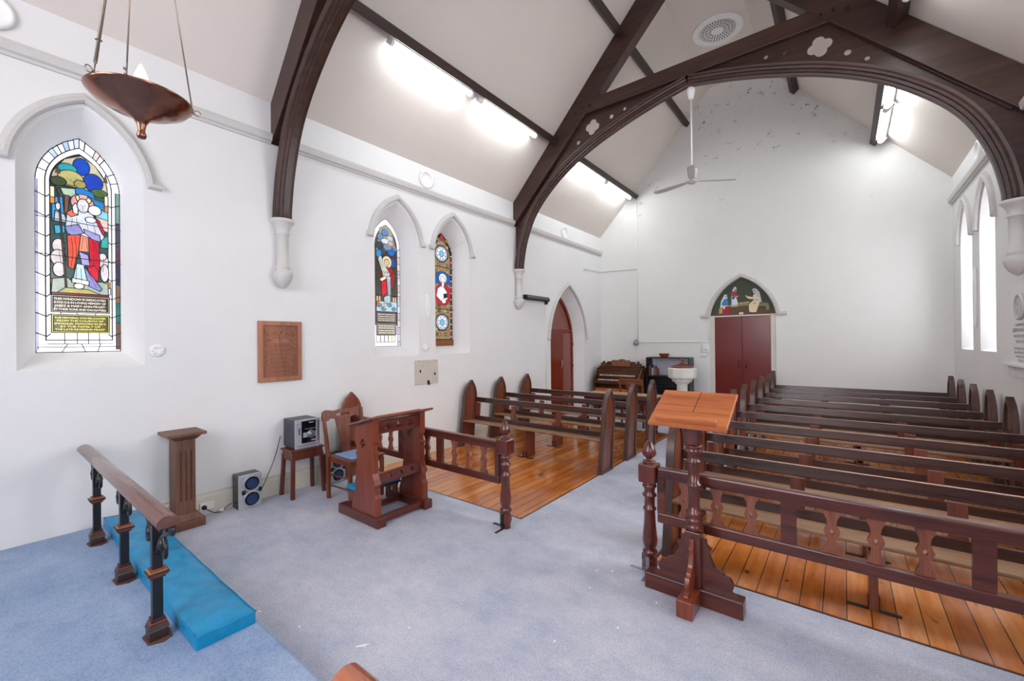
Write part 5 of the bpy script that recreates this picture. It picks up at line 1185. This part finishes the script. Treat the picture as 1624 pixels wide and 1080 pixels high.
for s in (-1, 1):
    mb = MB(); mb.prism([(s * .42 - .08, 1.0), (s * .42 + .08, 1.0), (s * .42 + .07, 1.07), (s * .42 + .03, 1.06), (s * .42 + .02, 1.11), (s * .42 - .02, 1.11), (s * .42 - .04, 1.06), (s * .42 - .08, 1.07)], -.012, .012, T(0, .0, 0) @ XZ); mb.build('cresting', M['organ'], t)
    mb = MB(); mb.box(s * .28 - .06, s * .28 + .06, -.01, .03, 1.005, 1.10); mb.build('upper_panel', M['organ'], t)
mb = MB(); mb.tube(catmull([(-.05, 0, 1.10), (-.02, 0, 1.15), (.03, 0, 1.14), (.08, 0, 1.15), (.11, 0, 1.10)], 4), .010, 6); mb.build('carved_scroll', M['blk'], t)
mb = MB(); mb.box(-.50, .50, -.30, -.02, .44, .50); mb.build('knee_rail', M['desk'], t)
mb = MB(); mb.box(-.50, .50, -.06, -.02, .05, .44); mb.build('lower_panel', M['hole'], t)

t = thing('bookcase', 'black open bookcase beside the organ against the back wall', 'bookcase', (-3.02, 9.47, CT))
for x in (-.45, .45): mb = MB(); mb.box(x - .012, x + .012, -.17, .17, 0, 1.21); mb.build('side_board', M['shelfb'], t)
for z_ in (.04, .42, .58, .80, 1.20): mb = MB(); mb.box(-.438, .438, -.17, .17, z_ - .012, z_ + .012); mb.build('shelf', M['shelfb'], t)
mb = MB(); mb.box(-.438, .438, .15, .16, .05, .79); mb.build('back_board', M['shelfb'], t)
mb = MB(); mb.box(-.34, .438, .10, .112, .812, 1.15); tag(mb.build('white_board', M['lilac'], None, loc=(-3.02, 9.47, CT + .001)), 'pale lilac grey board leaning inside the top bay of the bookcase', 'board')
bc = ['8c2f2a', '3a3a3c', 'c9b48a', '4a6ea8', '7a4a2a']
for i, (w_, h_) in enumerate(((.03, .20), (.025, .22), (.03, .16), (.028, .20), (.035, .15))):
    mb = MB(); mb.box(-.42 + i * .034, -.42 + i * .034 + w_, -.12, .05, 0, h_); tag(mb.build('book', plain('book cover %d' % i, bc[i], .5), None, loc=(-3.02, 9.47, CT + .812)), '%s upright book on the bookcase shelf beside the organ' % ['tall red', 'tallest black', 'short cream', 'blue', 'short brown'][i], 'book', 'books in the black bookcase')
mb = MB(); mb.lathe([(.05, 0), (.085, .02), (.115, .075), (.118, .08), (.11, .08), (.08, .03), (0, .012)], 24); tag(mb.build('bowl', M['bowl'], None, loc=(-3.13, 9.45, CT + 1.213)), 'red brown bowl on top of the black bookcase', 'bowl')

t = thing('font', 'white octagonal baptismal font with brown carved lid before the double doors', 'font', (-2.40, 8.25, CT))
oc = lambda r_, z_: (r_ / math.cos(PI / 8), z_)
F8 = RZ(PI / 8)
mb = MB(); mb.lathe([oc(.20, 0), oc(.20, .08), oc(.16, .12), oc(.105, .15)], 8, F8); b_ = mb.build('foot', M['stone'], t)
mb2 = MB(); mb2.lathe([(.10, .15), (.095, .76), (.10, .78)], 24); mb2.build('stem', M['stone'], t)
mb3 = MB(); mb3.lathe([oc(.11, .76), oc(.12, .79), oc(.15, .80), oc(.18, .86), oc(.225, .88), oc(.23, .90), oc(.235, 1.05), oc(.215, 1.065), oc(.0, 1.065)], 8, F8); c_ = mb3.build('basin', M['stone'], t)
for ob in (b_, c_):
    for p in ob.data.polygons: p.use_smooth = False
mb = MB(); mb.lathe([(.20, 1.066), (.20, 1.085), (.19, 1.09), (.05, 1.095), (.03, 1.12), (0, 1.125)], 24)
for k in range(4): mb.prism([(.02, 1.09), (.17, 1.09), (.15, 1.115), (.11, 1.11), (.09, 1.135), (.05, 1.14), (.02, 1.17)], -.008, .008, RZ(k * PI / 2 + .3) @ XZ)
mb.build('lid', M['mahog'], t)
mb = MB(); mb.box(-.012, .012, -.012, .012, 1.12, 1.27); mb.box(-.045, .045, -.01, .01, 1.20, 1.222); mb.build('cross_handle', M['mahog'], t)

t = thing('table', 'pale topped wooden table with turned legs behind the left pews', 'table', (-3.07, 6.99, 0))
mb = MB(); mb.box(-.64, .64, -.31, .31, .635, .66); mb.build('table_top', M['tabletop'], t, bevel=.004)
mb = MB(); mb.box(-.58, .58, -.26, .26, .54, .635); mb.build('apron', M['walnut'], t, bevel=.003)
for sx in (-1, 1):
    for sy in (-1, 1):
        mb = MB(); mb.lathe([(.018, .001), (.024, .03), (.018, .06), (.02, .09), (.032, .13), (.026, .16), (.03, .20), (.034, .38), (.026, .42), (.036, .44), (.036, .54)], 14, T(sx * .54, sy * .22, 0)); mb.build('leg', M['walnut'], t)

# ---------------------------------------------------------------- crumbs on the carpet
mb = MB(); mb.lathe([(0, 0), (.008, .002), (.009, .006), (.004, .010), (0, .011)], 7)
crumb = mb.build('plaster_crumb', M['white']); tag(crumb, 'tiny pale plaster crumb lying on the blue grey carpet', 'crumb', 'plaster crumbs on the carpet')
spots = [(-.905, 2.55, 0, 'lying just left of the near foot of the lectern'), (-1.27, 2.72, 1, 'on the carpet close to the strap of the right newel'), (-1.30, 2.45, 2, 'on the carpet between the right newel and the camera'), (-1.36, 2.66, 3, 'farthest left of the crumbs beside the right newel'),
         (-2.75, 1.05, 1, 'beside the far edge of the blue mat'), (-2.42, 1.13, 2, 'near the outer corner of the blue mat'), (-1.92, 1.50, 0, 'alone on the open carpet beyond the feather'), (-1.22, 1.9, 2, 'alone in the middle of the open carpet'), (-1.0, 2.2, 1, 'in front of the lectern, towards the camera')]
for i, (x, y, a, w_) in enumerate(spots):
    c_ = crumb if i == 0 else crumb.copy()
    if i: COL.objects.link(c_)
    c_['label'] = 'tiny pale plaster crumb ' + w_
    c_.location = (x, y, CT - .001); c_.rotation_euler = (0, 0, a); c_.scale = (.9 + .3 * (i % 2), .7, .7)
mb = MB(); mb.prism([(0, 0), (.02, .008), (.05, .01), (.075, .004), (.05, -.004), (.02, -.004)], 0, .002, T(-2.03, 1.23, CT) @ RZ(.9)); tag(mb.build('feather', M['white']), 'small white feather lying on the carpet in front of the mat', 'feather')
